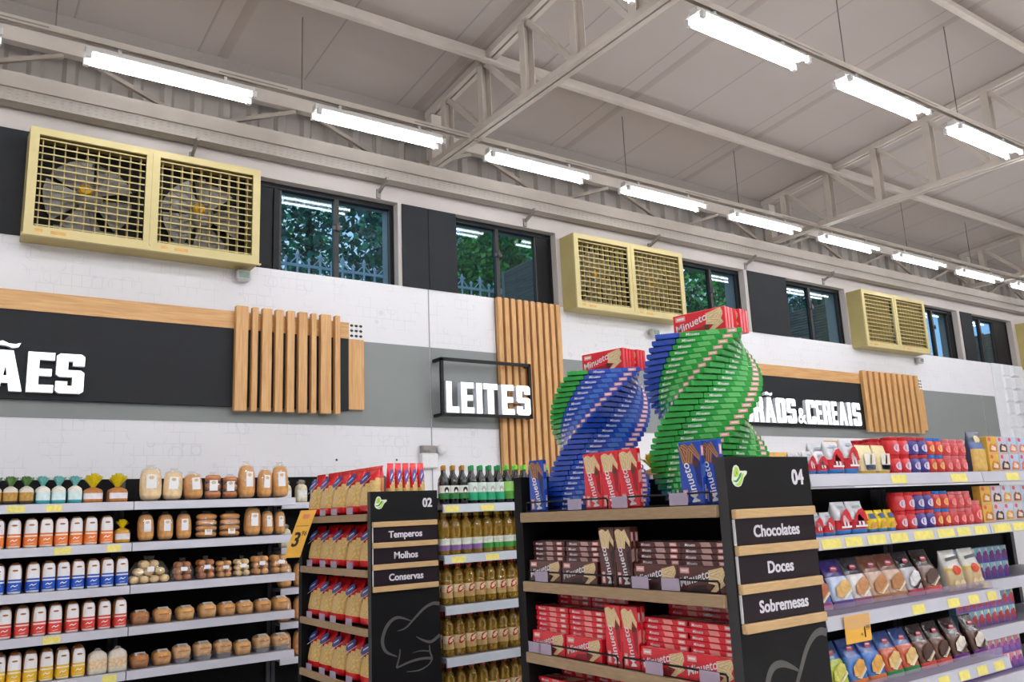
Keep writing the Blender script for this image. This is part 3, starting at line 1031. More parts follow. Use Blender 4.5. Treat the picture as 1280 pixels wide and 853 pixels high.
def aisle_panel(label, x0, y, num, words, draw):
    w, zt = .378, .13
    t = thing('aisle_sign_panel', label, 'sign', (x0, y, FLOOR))
    p = MB().box(x0, x0 + w, y, y + .036, FLOOR + .02, zt)
    p.m = [1 if i == 5 else 0 for i in range(6)]
    p.build('panel', [PANELM, PANELSIDE], t)
    fr = XZ(x0, y - .0005, 0)
    b0, b1 = .006, .366
    zb = [-.018, -.118, -.2215, -.325]
    for i, z in enumerate(zb):
        MB().cbox(x0 + b0, x0 + b1, y - .018, y - .0005, z - .026, z, .002).build('wooden_bar', BARWOOD, t)
    for i in range(3):
        bd = MB().box(x0 + b0 + .004, x0 + b1 - .002, y - .008, y - .0005, zb[i + 1] + .001, zb[i] - .027).build('board', BOARD, t)
        MB().box(x0 + b0 + .001, x0 + b0 + .003, y - .009, y - .0005, zb[i + 1] + .001, zb[i] - .027).build('board_edge', WHITE, bd)
        sz = .046
        MB().text(words[i], sz, XZ(x0 + .187, y - .0086, (zb[i] - .026 + zb[i + 1]) / 2 - .0155), 0, .035, sx=.98).build('lettering', PTXT, bd)
    MB().text(num, .062, XZ(x0 + .318, y - .0009, .048), 0, .04, sx=.90).build('number', PTXT, t)
    logo(XZ(x0 + .075, y - .0008, .072), t, .135)
    d = MB()
    for pts, ws in draw:
        d.ribbon(pts, ws, fr, 0)
    d.build('outline_drawing', DRAWM, t)
    return t


# strokes of the grey outline drawings: positions on the panel (metres from its left edge, height)
def S(pts):
    """sketch pixels measured on the lower part of the aisle 02 panel -> panel metres"""
    return [(.018 + (x - 120) * .000665, -.335 - (y - 60) * .000725) for x, y in pts]


HAT = [(S([(415, 290), (300, 258), (220, 300), (178, 390), (205, 465), (295, 507)]), [.003, .014, .017, .018, .014, .004]),
       (S([(298, 345), (370, 330), (450, 270), (530, 215), (600, 192), (655, 198)]), [.002, .008, .011, .013, .016, .018]),
       (S([(452, 395), (510, 425), (580, 442), (655, 405)]), [.002, .010, .014, .015]),
       (S([(320, 462), (312, 510), (288, 578)]), [.004, .008, .009]), (S([(288, 578), (400, 552), (500, 543), (583, 550)]), [.008, .011, .012, .013]),
       (S([(563, 462), (568, 510), (583, 552), (550, 590), (470, 615), (370, 612)]), [.005, .008, .010, .006, .007, .002]), (S([(420, 497), (490, 492), (560, 502)]), [.001, .005, .006]),
       (S([(150, 860), (140, 830), (160, 800), (185, 825), (200, 800)]), [.007, .007, .007, .007, .007]), (S([(200, 800), (215, 770), (205, 740), (230, 710), (245, 735), (225, 765), (212, 800), (225, 850)]), [.007] * 8),
       (S([(250, 725), (280, 735), (310, 780), (390, 850)]), [.007, .008, .009, .010]), (S([(590, 850), (610, 838), (640, 850)]), [.006, .007, .006]),
       (S([(150, 860), (230, 960), (360, 1040), (480, 1060)]), [.007, .008, .009, .01]), (S([(390, 850), (520, 900), (640, 960)]), [.01, .01, .01])]
SPOON = [([(.085, -.53), (.092, -.485), (.118, -.452), (.158, -.446), (.205, -.462), (.235, -.478)], [.018, .020, .021, .020, .012, .003]),
         ([(.20, -.53), (.235, -.478), (.275, -.42), (.315, -.388), (.350, -.380), (.376, -.388)], [.014, .015, .017, .019, .022, .022]),
         ([(.085, -.53), (.11, -.62), (.18, -.66)], [.018, .016, .012]), ([(.20, -.53), (.16, -.58), (.14, -.62)], [.014, .010, .004])]

PY4, PX4 = 1.619, 1.861
PY2, PX2 = 3.852, 1.828
aisle_panel('black aisle panel numbered 04 listing Chocolates, Doces and Sobremesas', PX4, PY4, '04', ('Chocolates', 'Doces', 'Sobremesas'), SPOON)
aisle_panel('black aisle panel numbered 02 listing Temperos, Molhos and Conservas', PX2, PY2, '02', ('Temperos', 'Molhos', 'Conservas'), HAT)


def endcap(label, xf, ya, yb, tops, xb, ztop, zback):
    """end-of-aisle shelf rack facing -X; ya..yb is its width; tops: shelf heights"""
    t = thing('endcap_rack', label, 'shelf rack', (xf, (ya + yb) / 2, FLOOR))
    MB().box(xf, xb, yb, yb + .048, FLOOR + .01, ztop).build('side_panel', PANELM, t)
    MB().box(xb - .02, xb, ya, yb - .001, FLOOR + .01, zback).build('back_panel', BLACKM, t)
    MB().box(xf + .02, xb - .021, ya, yb - .001, FLOOR + .01, FLOOR + .12).build('base_plinth', BLACKM, t)
    for z in tops:
        s = MB().box(xf + .006, xb - (.0205 if z < zback else 0), ya + .001, yb - .001, z - .026, z).build('shelf', BLACKM, t)
        MB().cbox(xf - .012, xf + .0055, ya + .001, yb - .001, z - .032, z + .003, .002).build('wooden_lip', LIPWOOD, s)
    return t


T4 = [-.006, -.2525, -.499, -.745, -.99, -1.24]
endcap('black end rack stacked with wafer packs under two twisted towers', PX4, PY4 + .037, 2.615, T4, 2.237, .129, -.036)
T2 = [.020, -.250, -.525, -.798, -1.07, -1.34]
endcap('black end rack filled with red pasta bags beside panel 02', PX2, PY2 + .037, 4.755, T2, 2.195, .062, .042)


def wire_guard(label, x, y0, y1, z, h=.036):
    """low wire fence clipped on a shelf front, bent down at both ends"""
    g = thing('wire_guard', label, 'wire guard', (x, (y0 + y1) / 2, z), 'wire guards on the wafer rack')
    MB().tube([(x, y0, z + .0015), (x, y0, z + h - .006), (x, y0 + .006, z + h), (x, y1 - .006, z + h), (x, y1, z + h - .006), (x, y1, z + .0015)], .0034, 6).build('top_wire', BLACK, g)
    MB().tube([(x, y0 + .01, z + .0045), (x, y1 - .01, z + .0045)], .0018, 6).build('bottom_wire', BLACK, g)
    return g


def clear_tag(label, x, y, z, w=.074, h=.036, group='clear price tag pockets on the wire guards'):
    o = MB().box(x - .0025, x - .001, y - w / 2, y + w / 2, z, z + h).build('price_tag_pocket', TAGF, org=(x, y, z))
    return tag(o, label, 'price tag', group)


SN4 = ['top shelf under the towers', 'second shelf of dark packs', 'third shelf of red packs', 'fourth shelf']
xg = PX4 - .004
for i, z in enumerate(T4[:3]):
    for a, b, side in (((1.675, 2.098, 'right'), (2.125, 2.58, 'left'))[0], ((1.675, 2.098, 'right'), (2.125, 2.58, 'left'))[1]):
        wire_guard('low black wire guard, %s half of the %s' % (side, SN4[i]), xg, a, b, z + .003)
for i, ys in enumerate(((1.80, 2.06, 2.29), (1.86, 1.99, 2.50), (1.735, 1.955, 2.50, 2.56))):
    for k, y in enumerate(ys):
        clear_tag('clear lilac price tag pocket, %s from the right on the %s' % (ORD[k], SN4[i]), xg - .004, y, T4[i] + .006)


def shelf_unit(name, label, x0, x1, yf, depth, tops, zback, lip=.042, faces=-1, labels=(), back=BLACKM, lips=RAILM, deeper=()):
    """gondola section facing -Y: uprights, back, shelves with a price rail in front; labels: (shelf, x, width)"""
    yb = yf + depth
    t = thing(name, label, 'shelf unit', ((x0 + x1) / 2, yf + depth / 2, FLOOR))
    MB().box(x0 + .001, x1 - .001, yb - .02, yb, FLOOR + .01, zback).build('back_panel', back, t)
    for x in (x0 + .002, x1 - .032):
        MB().box(x, x + .03, yb - .05, yb - .021, FLOOR + .01, zback - .01).build('upright', M('#3c3b40', .5), t)
    MB().box(x0 + .001, x1 - .001, yf + .05, yb - .051, FLOOR + .01, FLOOR + .1).build('kick_plate', BLACK, t)
    for i, z in enumerate(tops):
        s = MB().box(x0 + .001, x1 - .001, yf + .012, yb - .051, z - .025, z).build('shelf', SHELFM, t)
        r = MB()
        r.add([(x0 + .001, yf + .011, z + .001), (x1 - .001, yf + .011, z + .001), (x1 - .001, yf + .001, z - .002), (x0 + .001, yf + .001, z - .002),
               (x0 + .001, yf + .011, z - lip), (x1 - .001, yf + .011, z - lip), (x1 - .001, yf - .004, z - lip + .002), (x0 + .001, yf - .004, z - lip + .002)],
              [(0, 1, 2, 3), (3, 2, 6, 7), (7, 6, 5, 4), (0, 3, 7, 4), (1, 5, 6, 2), (0, 4, 5, 1)])
        rr = r.build('price_rail', lips, s)
        for j, x, w in labels:
            if j == i:
                b = MB()
                q = lambda f: (yf + .001 - .005 * f - .0012, z - .002 - f * (lip - .004))
                ya, za = q(.12)
                yb2, zb2 = q(.92)
                b.add([(x, ya, za), (x + w, ya, za), (x + w, yb2, zb2), (x, yb2, zb2)], [(0, 1, 2, 3)])
                b.build('price_label', YTAG, s)
    return t


# aisle 04, near side
S4 = [.077, -.114, -.348, -.585, -.83, -1.08]
lab4 = [(0, 2.68, .09), (0, 3.06, .11)] + [(1, x, w) for x, w in ((2.26, .1), (2.38, .09), (2.5, .1), (2.63, .1), (2.77, .12), (2.92, .11), (3.05, .09), (3.17, .09))] + \
       [(2, 2.70, .075), (2, 2.92, .075), (2, 3.06, .07), (2, 3.19, .065)] + [(3, x, .065) for x in (2.36, 2.5, 2.66, 2.80, 2.93, 3.05, 3.17)]
shelf_unit('gondola_shelving', 'shelf unit beside panel 04 with packets of sweets and desserts', 2.2405, 3.288, 1.620, .47, S4, .04, .040, labels=lab4)
shelf_unit('gondola_shelving', 'shelf unit of dessert boxes at the right edge of the photo', 3.290, 4.36, 1.620, .47, [.077, -.114], .04, .040, labels=[(0, 3.47, .1), (1, 3.31, .13), (1, 3.46, .16), (1, 3.65, .14)])
lowr = thing('gondola_shelving', 'narrow lower shelves with small jelly boxes at the right edge', 'shelf unit', (3.8, 1.95, FLOOR))
for i, z in enumerate((-.345, -.52, -.70)):
    s = MB().box(3.291, 4.36, 1.772, 2.04, z - .025, z).build('shelf', SHELFM, lowr)
    MB().box(3.291, 4.36, 1.758, 1.771, z - .042, z + .002).build('price_rail', RAILM, s)
    if i == 0:
        MB().box(3.40, 3.48, 1.756, 1.7575, z - .038, z - .004).build('price_label', YTAG, s)
# aisle 04, far side (only its top can be seen from the side)
fu = shelf_unit('gondola_shelving', 'far side shelf unit behind the twisted wafer towers', 2.2535, 3.35, 2.20, .44, [.077, -.2, -.5], .035)
MB().box(2.2395, 2.2525, 2.10, 2.66, FLOOR + .01, .10).build('end_panel', BLACKM, fu)

# aisle 02, near side with bottles
S2 = [.055, -.203, -.455, -.706, -.96]
lab2 = [(0, 2.25, .085), (0, 2.47, .085), (1, 2.28, .085), (1, 2.49, .085)]
shelf_unit('gondola_shelving', 'shelf unit of vinegar and cooking oil bottles beside panel 02', 2.2405, 3.288, 3.852, .46, S2, .10, .044, labels=lab2, lips=M('#c6cbd2', .35, .04, 8, coat=.3))

# bread shelves along the wall
SB = [.186, -.094, -.379, -.652, -.937]
labL = [(0, .475, .10), (0, .70, .09), (1, .76, .1), (1, 1.08, .085), (3, .73, .1), (4, 1.09, .09), (0, .1, .1), (1, .2, .1)]
shelf_unit('wall_shelving', 'wall shelf unit of bagged sliced bread under the PÃES sign', .02, 1.236, 6.40, .57, SB, .372, .058, labels=labL)
shelf_unit('wall_shelving', 'wall shelf unit of loaves and rolls beside the pasta rack', 1.240, 2.405, 6.40, .57, SB, .372, .058)
shelf_unit('wall_shelving', 'shallower wall shelf unit glimpsed behind the pasta rack', 2.409, 3.45, 6.72, .25, [.155, -.20, -.235 - .28, -.775, -1.04], .372, .05)
# ================================================================== goods
PL, PW, PT = .188, .075, .0172      # wafer pack: length, width, thickness
TANB, TAND, CHOC = M('#ecd4a6', .55, .12, 90), M('#cfa873', .55, .12, 90), M('#5a3020', .35, .1, 60)
LOGOP = M('#f0a79e', .45, .05)
WTXT = M('#f2f0f4', .4, .02)


def wafer_pack(base, dark, light, filling=TANB, pretty=None):
    """flow-wrapped wafer pack standing on its long side, front to -Y, lower left front corner at the origin"""
    p = thing('wafer_pack', '', 'biscuit pack', (0, 0, 0))
    b = MB()
    e = .004
    # body with pinched ends
    secs = [(0, .80), (.003, .92), (.008, 1), (.02, 1), (PL - .02, 1), (PL - .008, 1), (PL - .003, .92), (PL, .80)]
    vs, fs = [], []
    for x, q in secs:
        h, t = PW / 2, PT / 2
        for y, z in ((-t * q, -h + .002), (-t * q * .8, -h), (t * q * .8, -h), (t * q, -h + .002), (t * q, h - .002), (t * q * .8, h), (-t * q * .8, h), (-t * q, h - .002)):
            vs.append((x, PT / 2 + y, PW / 2 + z))
    for i in range(len(secs) - 1):
        for k in range(8):
            fs.append((i * 8 + k, i * 8 + (k + 1) % 8, i * 8 + 8 + (k + 1) % 8, i * 8 + 8 + k))
    fs += [tuple(range(7, -1, -1)), tuple(range((len(secs) - 1) * 8, len(secs) * 8))]
    b.add(vs, fs, 0)
    f = lambda d: (lambda u, v, w: (u, -.0001 - d * .25 - w, v))
    # front picture: dark swirl, wafers, brand box, lettering
    b.poly([(.045, .003), (.14, .003), (.146, .02), (.125, .03), (.10, .022), (.06, .018)], f(.0), 1)
    for q, (cx_, cz_, a, l, w) in enumerate(((.152, .060, .35, .058, .026), (.166, .040, .9, .052, .026), (.146, .036, -.15, .050, .025), (.156, .014, .75, .060, .026))):
        ca, sa = cos(a), sin(a)
        cl = lambda x, y: (min(.182, max(.118, cx_ + x * ca - y * sa)), min(.073, max(.002, cz_ + x * sa + y * ca)))
        P = [(-l / 2, -w / 2), (l / 2, -w / 2), (l / 2, w / 2), (-l / 2, w / 2)]
        b.poly([cl(x, y) for x, y in P], f(.0002 + q * .0002), 2)
        for e in (-.28, .05, .34):
            P = [(-l * .46, w * e), (l * .46, w * e), (l * .46, w * (e + .07)), (-l * .46, w * (e + .07))]
            b.poly([cl(x, y) for x, y in P], f(.0003 + q * .0002), 3)
    b.poly([(.006 + .115 + .010 * cos(t * pi / 4), .018 + .009 * sin(t * pi / 4)) for t in range(8)], f(.0002), 5)
    b.poly([(.010, .052), (.046, .052), (.046, .068), (.010, .068)], f(.0002), 4)
    b.poly([(.015, .057), (.041, .057), (.041, .063), (.015, .063)], f(.0003), 6)
    a = .26
    b.text('Minueto', .036, lambda u, v, w: (.068 + u * cos(a) - v * sin(a), -.0005, .028 + u * sin(a) + v * cos(a)), 6, .012, .15)
    # thin long sides: name, shine band, brand box
    for z0, sg in ((-.0001, -1), (PW + .0001, 1)):
        g = (lambda z0, sg: lambda u, v, w: ((u if sg < 0 else PL - u), PT / 2 - v, z0 + sg * w * .5))(z0, sg)
        b.poly([(.084, -.0065), (.122, -.0065), (.116, .0065), (.078, .0065)], g, 7)
        b.poly([(PL - .045, -.0055), (PL - .016, -.0055), (PL - .016, .0055), (PL - .045, .0055)], g, 4)
        b.poly([(PL - .040, -.0022), (PL - .021, -.0022), (PL - .021, .0022), (PL - .040, .0022)], lambda u, v, w, g=g: g(u, v, .0003), 6)
        b.text('Minueto', .0125, lambda u, v, w, g=g: g(.038 + u, v - .0050, .0004), 6, .012, .15)
    b.build('wrapper', [base, dark, filling, TAND, LOGOP, CHOC, WTXT, light], p)
    return p


BL = wafer_pack(M('#1c49b4', .25, .06, 40, coat=.5), M('#10287a', .35), M('#3f70c4', .3), M('#84503c', .45, .12, 90))
GR = wafer_pack(M('#169a36', .25, .06, 40, coat=.5), M('#0c6426', .35), M('#5fbc66', .3))
BR = wafer_pack(M('#542320', .28, .08, 40, coat=.5), M('#2e1110', .35), M('#c09c94', .3))
RD = wafer_pack(M('#e2182c', .28, .06, 40, coat=.5), M('#a00f20', .35), M('#f49a94', .3))
CB = {'blue': BL, 'green': GR, 'dark brown': BR, 'red': RD}


STOCK = []


def pack(col, mtx, label, group, seen=True):
    """seen packs are objects of their own; the ones buried in piles and towers go to one mass"""
    if not seen:
        STOCK.append((col, mtx))
        return
    return place(CB[col], None, label=label, group=group, mat=mtx)


T = Matrix.Translation
R = Matrix.Rotation
FLAT = R(-pi / 2, 4, 'X')                   # lying flat, its long thin side looking to -Y


def stand_long(y_left, x, z, lean=0.0):
    """on its long side, facing -X; y_left is its left end as seen from the aisle"""
    return T((x, y_left, z + H)) @ R(-pi / 2, 4, 'Z') @ R(-lean, 4, 'X')


def stand_up(y_left, x, z, turn=0.0):
    """upright on a short end, facing -X, lettering reading upwards"""
    return T((x, y_left, z + H)) @ R(-pi / 2 + turn, 4, 'Z') @ T((PW, 0, 0)) @ R(-pi / 2, 4, 'Y')


def twist_tower(cx, cy, z0, n, az_top, step, main, odd, name, lean=0):
    S_ = PL + PW + .002
    for j in range(n):                          # j counts from the top
        z = z0 + (n - 1 - j) * (PT + .0006)
        az = radians(az_top - step * j) + pi / 4
        for k in range(4):
            col = odd if k == 3 else main
            q = lean * (1 - j / (n - 1)) ** 2          # the stack sways a little to one side as it climbs
            m = T((cx + .75 * q, cy - .66 * q, z + H)) @ R(az + k * pi / 2, 4, 'Z') @ T((S_ / 2 - PL, -S_ / 2, 0)) @ FLAT @ T((0, -PT, 0))
            oa = az + k * pi / 2 - pi / 2
            seen = (cos(oa) * -cx + sin(oa) * -cy) / sqrt(cx * cx + cy * cy) > -.42
            pack(col, m, '%s wafer pack, %s layer from the top, %s face, %s' % (col, ORD[j], ('left front', 'right front', 'right back', 'left back')[k], name), '%s packs of the %s' % (main, name), seen)


z4 = T4[0] + .0036
twist_tower(2.05, 2.39, z4, 28, -86, 5.75, 'blue', 'green', 'left twisted tower', .045)
twist_tower(2.05, 1.845, z4, 30, -93, 6.1, 'green', 'blue', 'right twisted tower')
# red packs standing on the two towers
for cx, cy, n, name in ((2.084, 2.360, 28, 'left'), (2.05, 1.845, 30, 'right')):
    zt = z4 + n * (PT + .0006) + .002
    for k in range(7):
        q = k - 3
        m = T((cx, cy, zt + H)) @ R(radians(-78), 4, 'Z') @ T((-.06 - .0 * k + (.012 if k > 3 else 0), -.05 + k * (PT + .0016), 0))
        pack('red', m, 'red wafer pack standing on top of the %s twisted tower, %s in its row' % (name, ORD[k]), 'red packs on the towers')
# upright packs on the front of the top shelf
xf = 1.8665
WIDE = Matrix.Diagonal((1, 1, 1.17, 1))
for y, x, c, wd, lab in ((2.568, 0, 'blue', 1, 'blue wafer pack standing upright at the left end of the top shelf'),
                         (2.249, 0, 'red', 1, 'red wafer pack standing upright before the left tower, left of three'), (2.159, 0, 'red', 1, 'red wafer pack standing upright before the left tower, middle of three'),
                         (2.069, 0, 'red', 1, 'red wafer pack standing upright before the left tower, right of three'), (1.800, 0, 'blue', 1, 'blue wafer pack standing upright before the right tower'),
                         (1.734, .0185, 'blue', 0, 'blue wafer pack standing upright half hidden by panel 04'), (2.600, .022, 'blue', 0, 'blue wafer pack standing just behind the one at the left end')):
    m = T((xf + x, y, z4 + H)) @ R(-pi / 2, 4, 'Z') @ T(((PW * 1.17 if wd else PW), 0, 0)) @ R(-pi / 2, 4, 'Y')
    pack(c, m @ WIDE if wd else m, lab, '%s upright packs on the top shelf' % c)
# dark brown and red packs on the shelves below
for si, (c, fronts, ups) in enumerate((('dark brown', (2.600, 2.405, 2.036, 1.847), (2.195, 2.117)), ('red', (2.60, 2.405, 2.030, 1.846), (2.19, 2.111)), ('red', (2.60, 2.405, 2.030, 1.846), ()))):
    z = T4[si + 1] + .0035
    sn = ('second shelf', 'third shelf', 'fourth shelf')[si]
    for k, y in enumerate(fronts):
        pack(c, stand_long(y, xf + .003, z, .05), '%s wafer pack facing the aisle, %s from the left, %s' % (c, ORD[k], sn), '%s front packs on the %s' % (c, sn), si < 2)
    nl = (8, 9, 9)[si]
    for k, y in enumerate(fronts):
        for l in range(nl):
            off = .003 * sin(3.1 * l + k * 2 + si)
            m = T((xf + .028, y + off, z + l * (PT + .0006) + H)) @ R(-pi / 2, 4, 'Z') @ FLAT @ T((0, -PT, 0))
            pack(c, m, '%s wafer pack, %s from the top of the %s pile, %s' % (c, ORD[nl - 1 - l], ORD[k], sn), '%s packs piled on the %s' % (c, sn), l >= nl - (5 if si < 2 else 2))
        if si >= 1:
            n2 = nl + 2
            for l in range(n2):
                m = T((xf + .108, y - (.03 if k in (0, 1, 2) else .0), z + l * (PT + .0006) + H)) @ R(-pi / 2, 4, 'Z') @ FLAT @ T((0, -PT, 0))
                pack(c, m, '%s wafer pack, %s from the top of the %s rear pile, %s' % (c, ORD[n2 - 1 - l], ORD[k], sn), '%s packs in the rear piles' % c, l >= n2 - 2)
    for k, y in enumerate(ups):
        for r_ in range(2):
            pack(c, stand_up(y, xf + .003 + r_ * .020, z), '%s wafer pack standing upright, %s, %s row, %s' % (c, ('left one', 'right one')[k], ('front', 'rear')[r_], sn), '%s upright packs' % c)

sv, sf, sm, smats, soff = [], [], [], [], {}
for col, m in STOCK:
    me = CB[col].children[0].data
    if col not in soff:
        soff[col] = len(smats)
        smats += list(me.materials)
    b0 = len(sv)
    sv += [tuple(m @ v.co) for v in me.vertices]
    for p_ in me.polygons:
        sf.append([b0 + i for i in p_.vertices])
        sm.append(soff[col] + p_.material_index)
me = bpy.data.meshes.new('wafer_pack_stock')
me.from_pydata(sv, [], sf)
for q in smats:
    me.materials.append(q)
me.polygons.foreach_set('material_index', sm)
me.update()
o = bpy.data.objects.new('wafer_pack_stock', me)
C.objects.link(o)
tag(o, 'remaining wafer packs buried inside the twisted towers and under the piles', 'biscuit packs', kind='stuff')


# ------------------------------------------------------------------ generic bags, jars, bottles, loaves
def front(t):
    """share of a ring angle that looks to -Y: 1 straight ahead, falling to 0 at the sides"""
    return -sin(t)


def ribbon_top(b, z, r, hgt, n, m, seed=1, c=(0, 0)):
    q = random.Random(seed)
    for k in range(n):
        a = 2 * pi * k * .618
        p = q.uniform(.05, math.asin(min(.95, r * 1.22 / hgt)))
        l = hgt * q.uniform(.75, 1.0)
        d = Vector((cos(a) * sin(p), sin(a) * sin(p), cos(p)))
        s = Vector((-sin(a), cos(a), 0)) * q.uniform(.004, .009)
        p0 = Vector((c[0], c[1], z - .012))
        p1, p2 = p0 + d * l * .5 + Vector((0, 0, .006)), p0 + d * l
        b.add([p0 - s * .4, p0 + s * .4, p1 + s, p1 - s, p2 + s * 1.2, p2 - s * 1.2], [(0, 1, 2, 3), (3, 2, 4, 5)], m)


CRUST, CRUSTD, CRUSTL = M('#d89c58', .55, .22, 22, bump=.25), M('#b4743e', .55, .2, 22, bump=.25), M('#efd0a0', .55, .16, 22, bump=.25)
GLAZ = M('#b8703a', .25, .25, 24, coat=.5)
ROLL = M('#efcf98', .45, .15, 30, coat=.2)
LABW = M('#f1eff0', .45, .03)
LABG = M('#d9b98a', .5, .05)


def bread_bag(band, band2, w=.083, h=.182, d=.11):
    """sliced loaf in a printed bag standing on end, its bread showing at the sides, folded shut on top"""
    t = thing('bread_bag', '', 'bread bag', (0, 0, 0))
    b = MB()

    def mf(i, a, z):
        f = front(a)
        if f > .62:
            if z > h * .99:
                return 3
            if z > h * .50:
                return 0
            if z > h * .44:
                return 1
            if z > h * .385:
                return 2
            if z > h * .08:
                return 1
            return 2
        return 3 if z > h * .36 else 1
    b.loft([(0, w * .88, d * .85, 3), (.006, w * .97, d * .98, 3.2), (h * .08, w, d, 3.2), (h * .2, w * 1.0, d, 3.2), (h * .38, w * 1.0, d, 3.2), (h * .39, w * 1.0, d, 3.2), (h * .44, w * .99, d, 3.2), (h * .45, w * .99, d, 3.2), (h * .50, w * .98, d, 3.2), (h * .52, w * .98, d, 3.2), (h * .7, w * .97, d * .99, 3.1), (h * .85, w * .92, d * .96, 3),
            (h * .94, w * .82, d * .85, 2.8), (h * .985, w * .68, d * .7, 2.6), (h * 1.02, w * .5, d * .45, 2.3), (h * 1.05, w * .4, d * .15, 2)], 28, mf)
    b.build('bag', [LABW, band, band2, CRUSTD], t, smooth=True)
    y = -d / 2 - .0012
    l = MB()
    l.poly([(.017 * cos(k * pi / 6), .006 * sin(k * pi / 6)) for k in range(12)], lambda u, v, w_: (u, y, h * .80 + v), 0)
    l.build('emblem', M('#a8673c', .5), t)
    l = MB()
    l.ribbon([(-w * .24, -.004), (-w * .1, .006), (w * .04, .0), (w * .24, .010)], [.003, .006, .006, .003], lambda u, v, w_: (u, y - w_, h * .26 + v), 0)
    l.ribbon([(-w * .2, -.002), (w * .2, .002)], [.002, .002], lambda u, v, w_: (u, y - w_, h * .15 + v), 0)
    l.build('print', LABW, t)
    return t


def tied_bag(body, tie, lab, w=.088, h=.115, d=.10, th=.085, tr=.037, dark=None):
    """short bag with a bushy tied top"""
    t = thing('tied_bread_bag', '', 'bread bag', (0, 0, 0))
    b = MB()

    def mf(i, a, z):
        if front(a) > .3 and h * .22 < z < h * .66:
            return 1
        if dark and z > h * .66:
            return 2
        return 0
    b.loft([(0, w * .92, d * .9, 4), (.008, w, d, 4.5), (h * .2, w, d, 5), (h * .24, w, d, 5), (h * .45, w, d, 5), (h * .64, w, d, 5), (h * .68, w, d, 5), (h * .86, w * .9, d * .9, 4), (h * .96, w * .6, d * .6, 3), (h * 1.05, w * .22, d * .22, 2)], 24, mf)
    b.build('bag', [body, lab, dark or body], t, smooth=True)
    r = MB()
    ribbon_top(r, h * 1.0, tr, th, 110, 0, int(w * 1000))
    r.build('tied_top', tie, t)
    return t


def put(proto, xs, y, z, labs, group, jit=.0, rz=.1, sc=None):
    for k, x in enumerate(xs):
        s = sc[k] if sc else None
        place(proto, (x, y + rnd.uniform(-jit, jit), z), (0, 0, rnd.uniform(-rz, rz)), labs(k) if callable(labs) else labs[k], group, s)


OTH = lambda k: ORD[k]
B_OR, B_BL, B_RD, B_YE = [bread_bag(M(a, .4, .05), M(b_, .4, .05)) for a, b_ in (('#f0823a', '#f6e2d2'), ('#2456bc', '#e4e6ee'), ('#dc463c', '#f0dcd6'), ('#f2bf28', '#f2ead2'))]
LX = {1: (.436, .531, .626, .715, .805, .894, .982, 1.082), 2: (.457, .552, .655, .745, .832, .919, 1.011, 1.098, 1.192), 3: (.512, .61, .706, .801, .9, .997, 1.095, 1.192), 4: (.41, .498, .586, .675, .766, .859, .952)}
for i, (pr, c, g) in enumerate(((B_OR, 'orange', 'second'), (B_BL, 'blue', 'third'), (B_RD, 'red', 'fourth'), (B_YE, 'yellow', 'fifth')), 1):
    put(pr, LX[i], 6.475, SB[i] + .001, lambda k: '%s banded sliced bread bag, %s from the left on the %s bread shelf' % (c, ORD[k], g), '%s bread bags' % c, .003, .07)
    # a second bag deep behind each one keeps the row full
    put(pr, [x + .012 for x in LX[i]], 6.60, SB[i] + .001, lambda k: '%s banded bread bag behind the %s one from the left on the %s bread shelf' % (c, ORD[k], g), '%s bread bags in the rear row' % c, .004, .1)
TEAL = tied_bag(M('#3aa3ad', .4, .06), M('#7cc9c4', .35, .3, 60), M('#d8e9e8', .4), dark=M('#e6dfd2', .45))
BROWN = tied_bag(M('#3a2a1e', .4, .1), M('#5d8a48', .35, .5, 60), M('#b88c3c', .4, .3, 60), dark=M('#d9cfc0', .45))
YELB = tied_bag(M('#b9783a', .45, .2, 30), M('#ecd515', .35, .12, 50), M('#e8dfe2', .4), .124, .10, .10, .118, .064)
put(BROWN, (.402, .493, .584), 6.475, SB[0] + .001, lambda k: 'brown bread bag with a green tied top, %s from the left on the top shelf' % ORD[k], 'brown tied bags')
put(TEAL, (.678, .774, .872), 6.475, SB[0] + .001, lambda k: 'teal bread bag with a tied top, %s of three on the top shelf' % ('left', 'middle', 'right')[k], 'teal tied bags')
put(YELB, (.985, 1.140), 6.48, SB[0] + .001, ('yellow ribboned loaf bag beside the teal bags', 'yellow ribboned loaf bag at the right end of the top bread shelf'), 'yellow tied bags')
YS = tied_bag(M('#c8942e', .45, .2, 30), M('#ecd515', .35, .12, 50), M('#e6dfe2', .4), .098, .10, .10, .075, .042)
place(YS, (1.183, 6.48, SB[1] + .001), (0, 0, .0), 'small yellow tied loaf bag after the orange banded bags')
WB = tied_bag(M('#ded2c2', .4, .1, 40), M('#d8d4d2', .3, .1, 40), M('#e7c9a0', .4, .2, 60), .118, .145, .10, .03, .04)
put(WB, (1.068, 1.192), 6.475, SB[4] + .001, ('cream coloured bread bag beside the yellow banded bags', 'cream coloured bread bag at the right end of the fifth shelf'), 'cream bags')


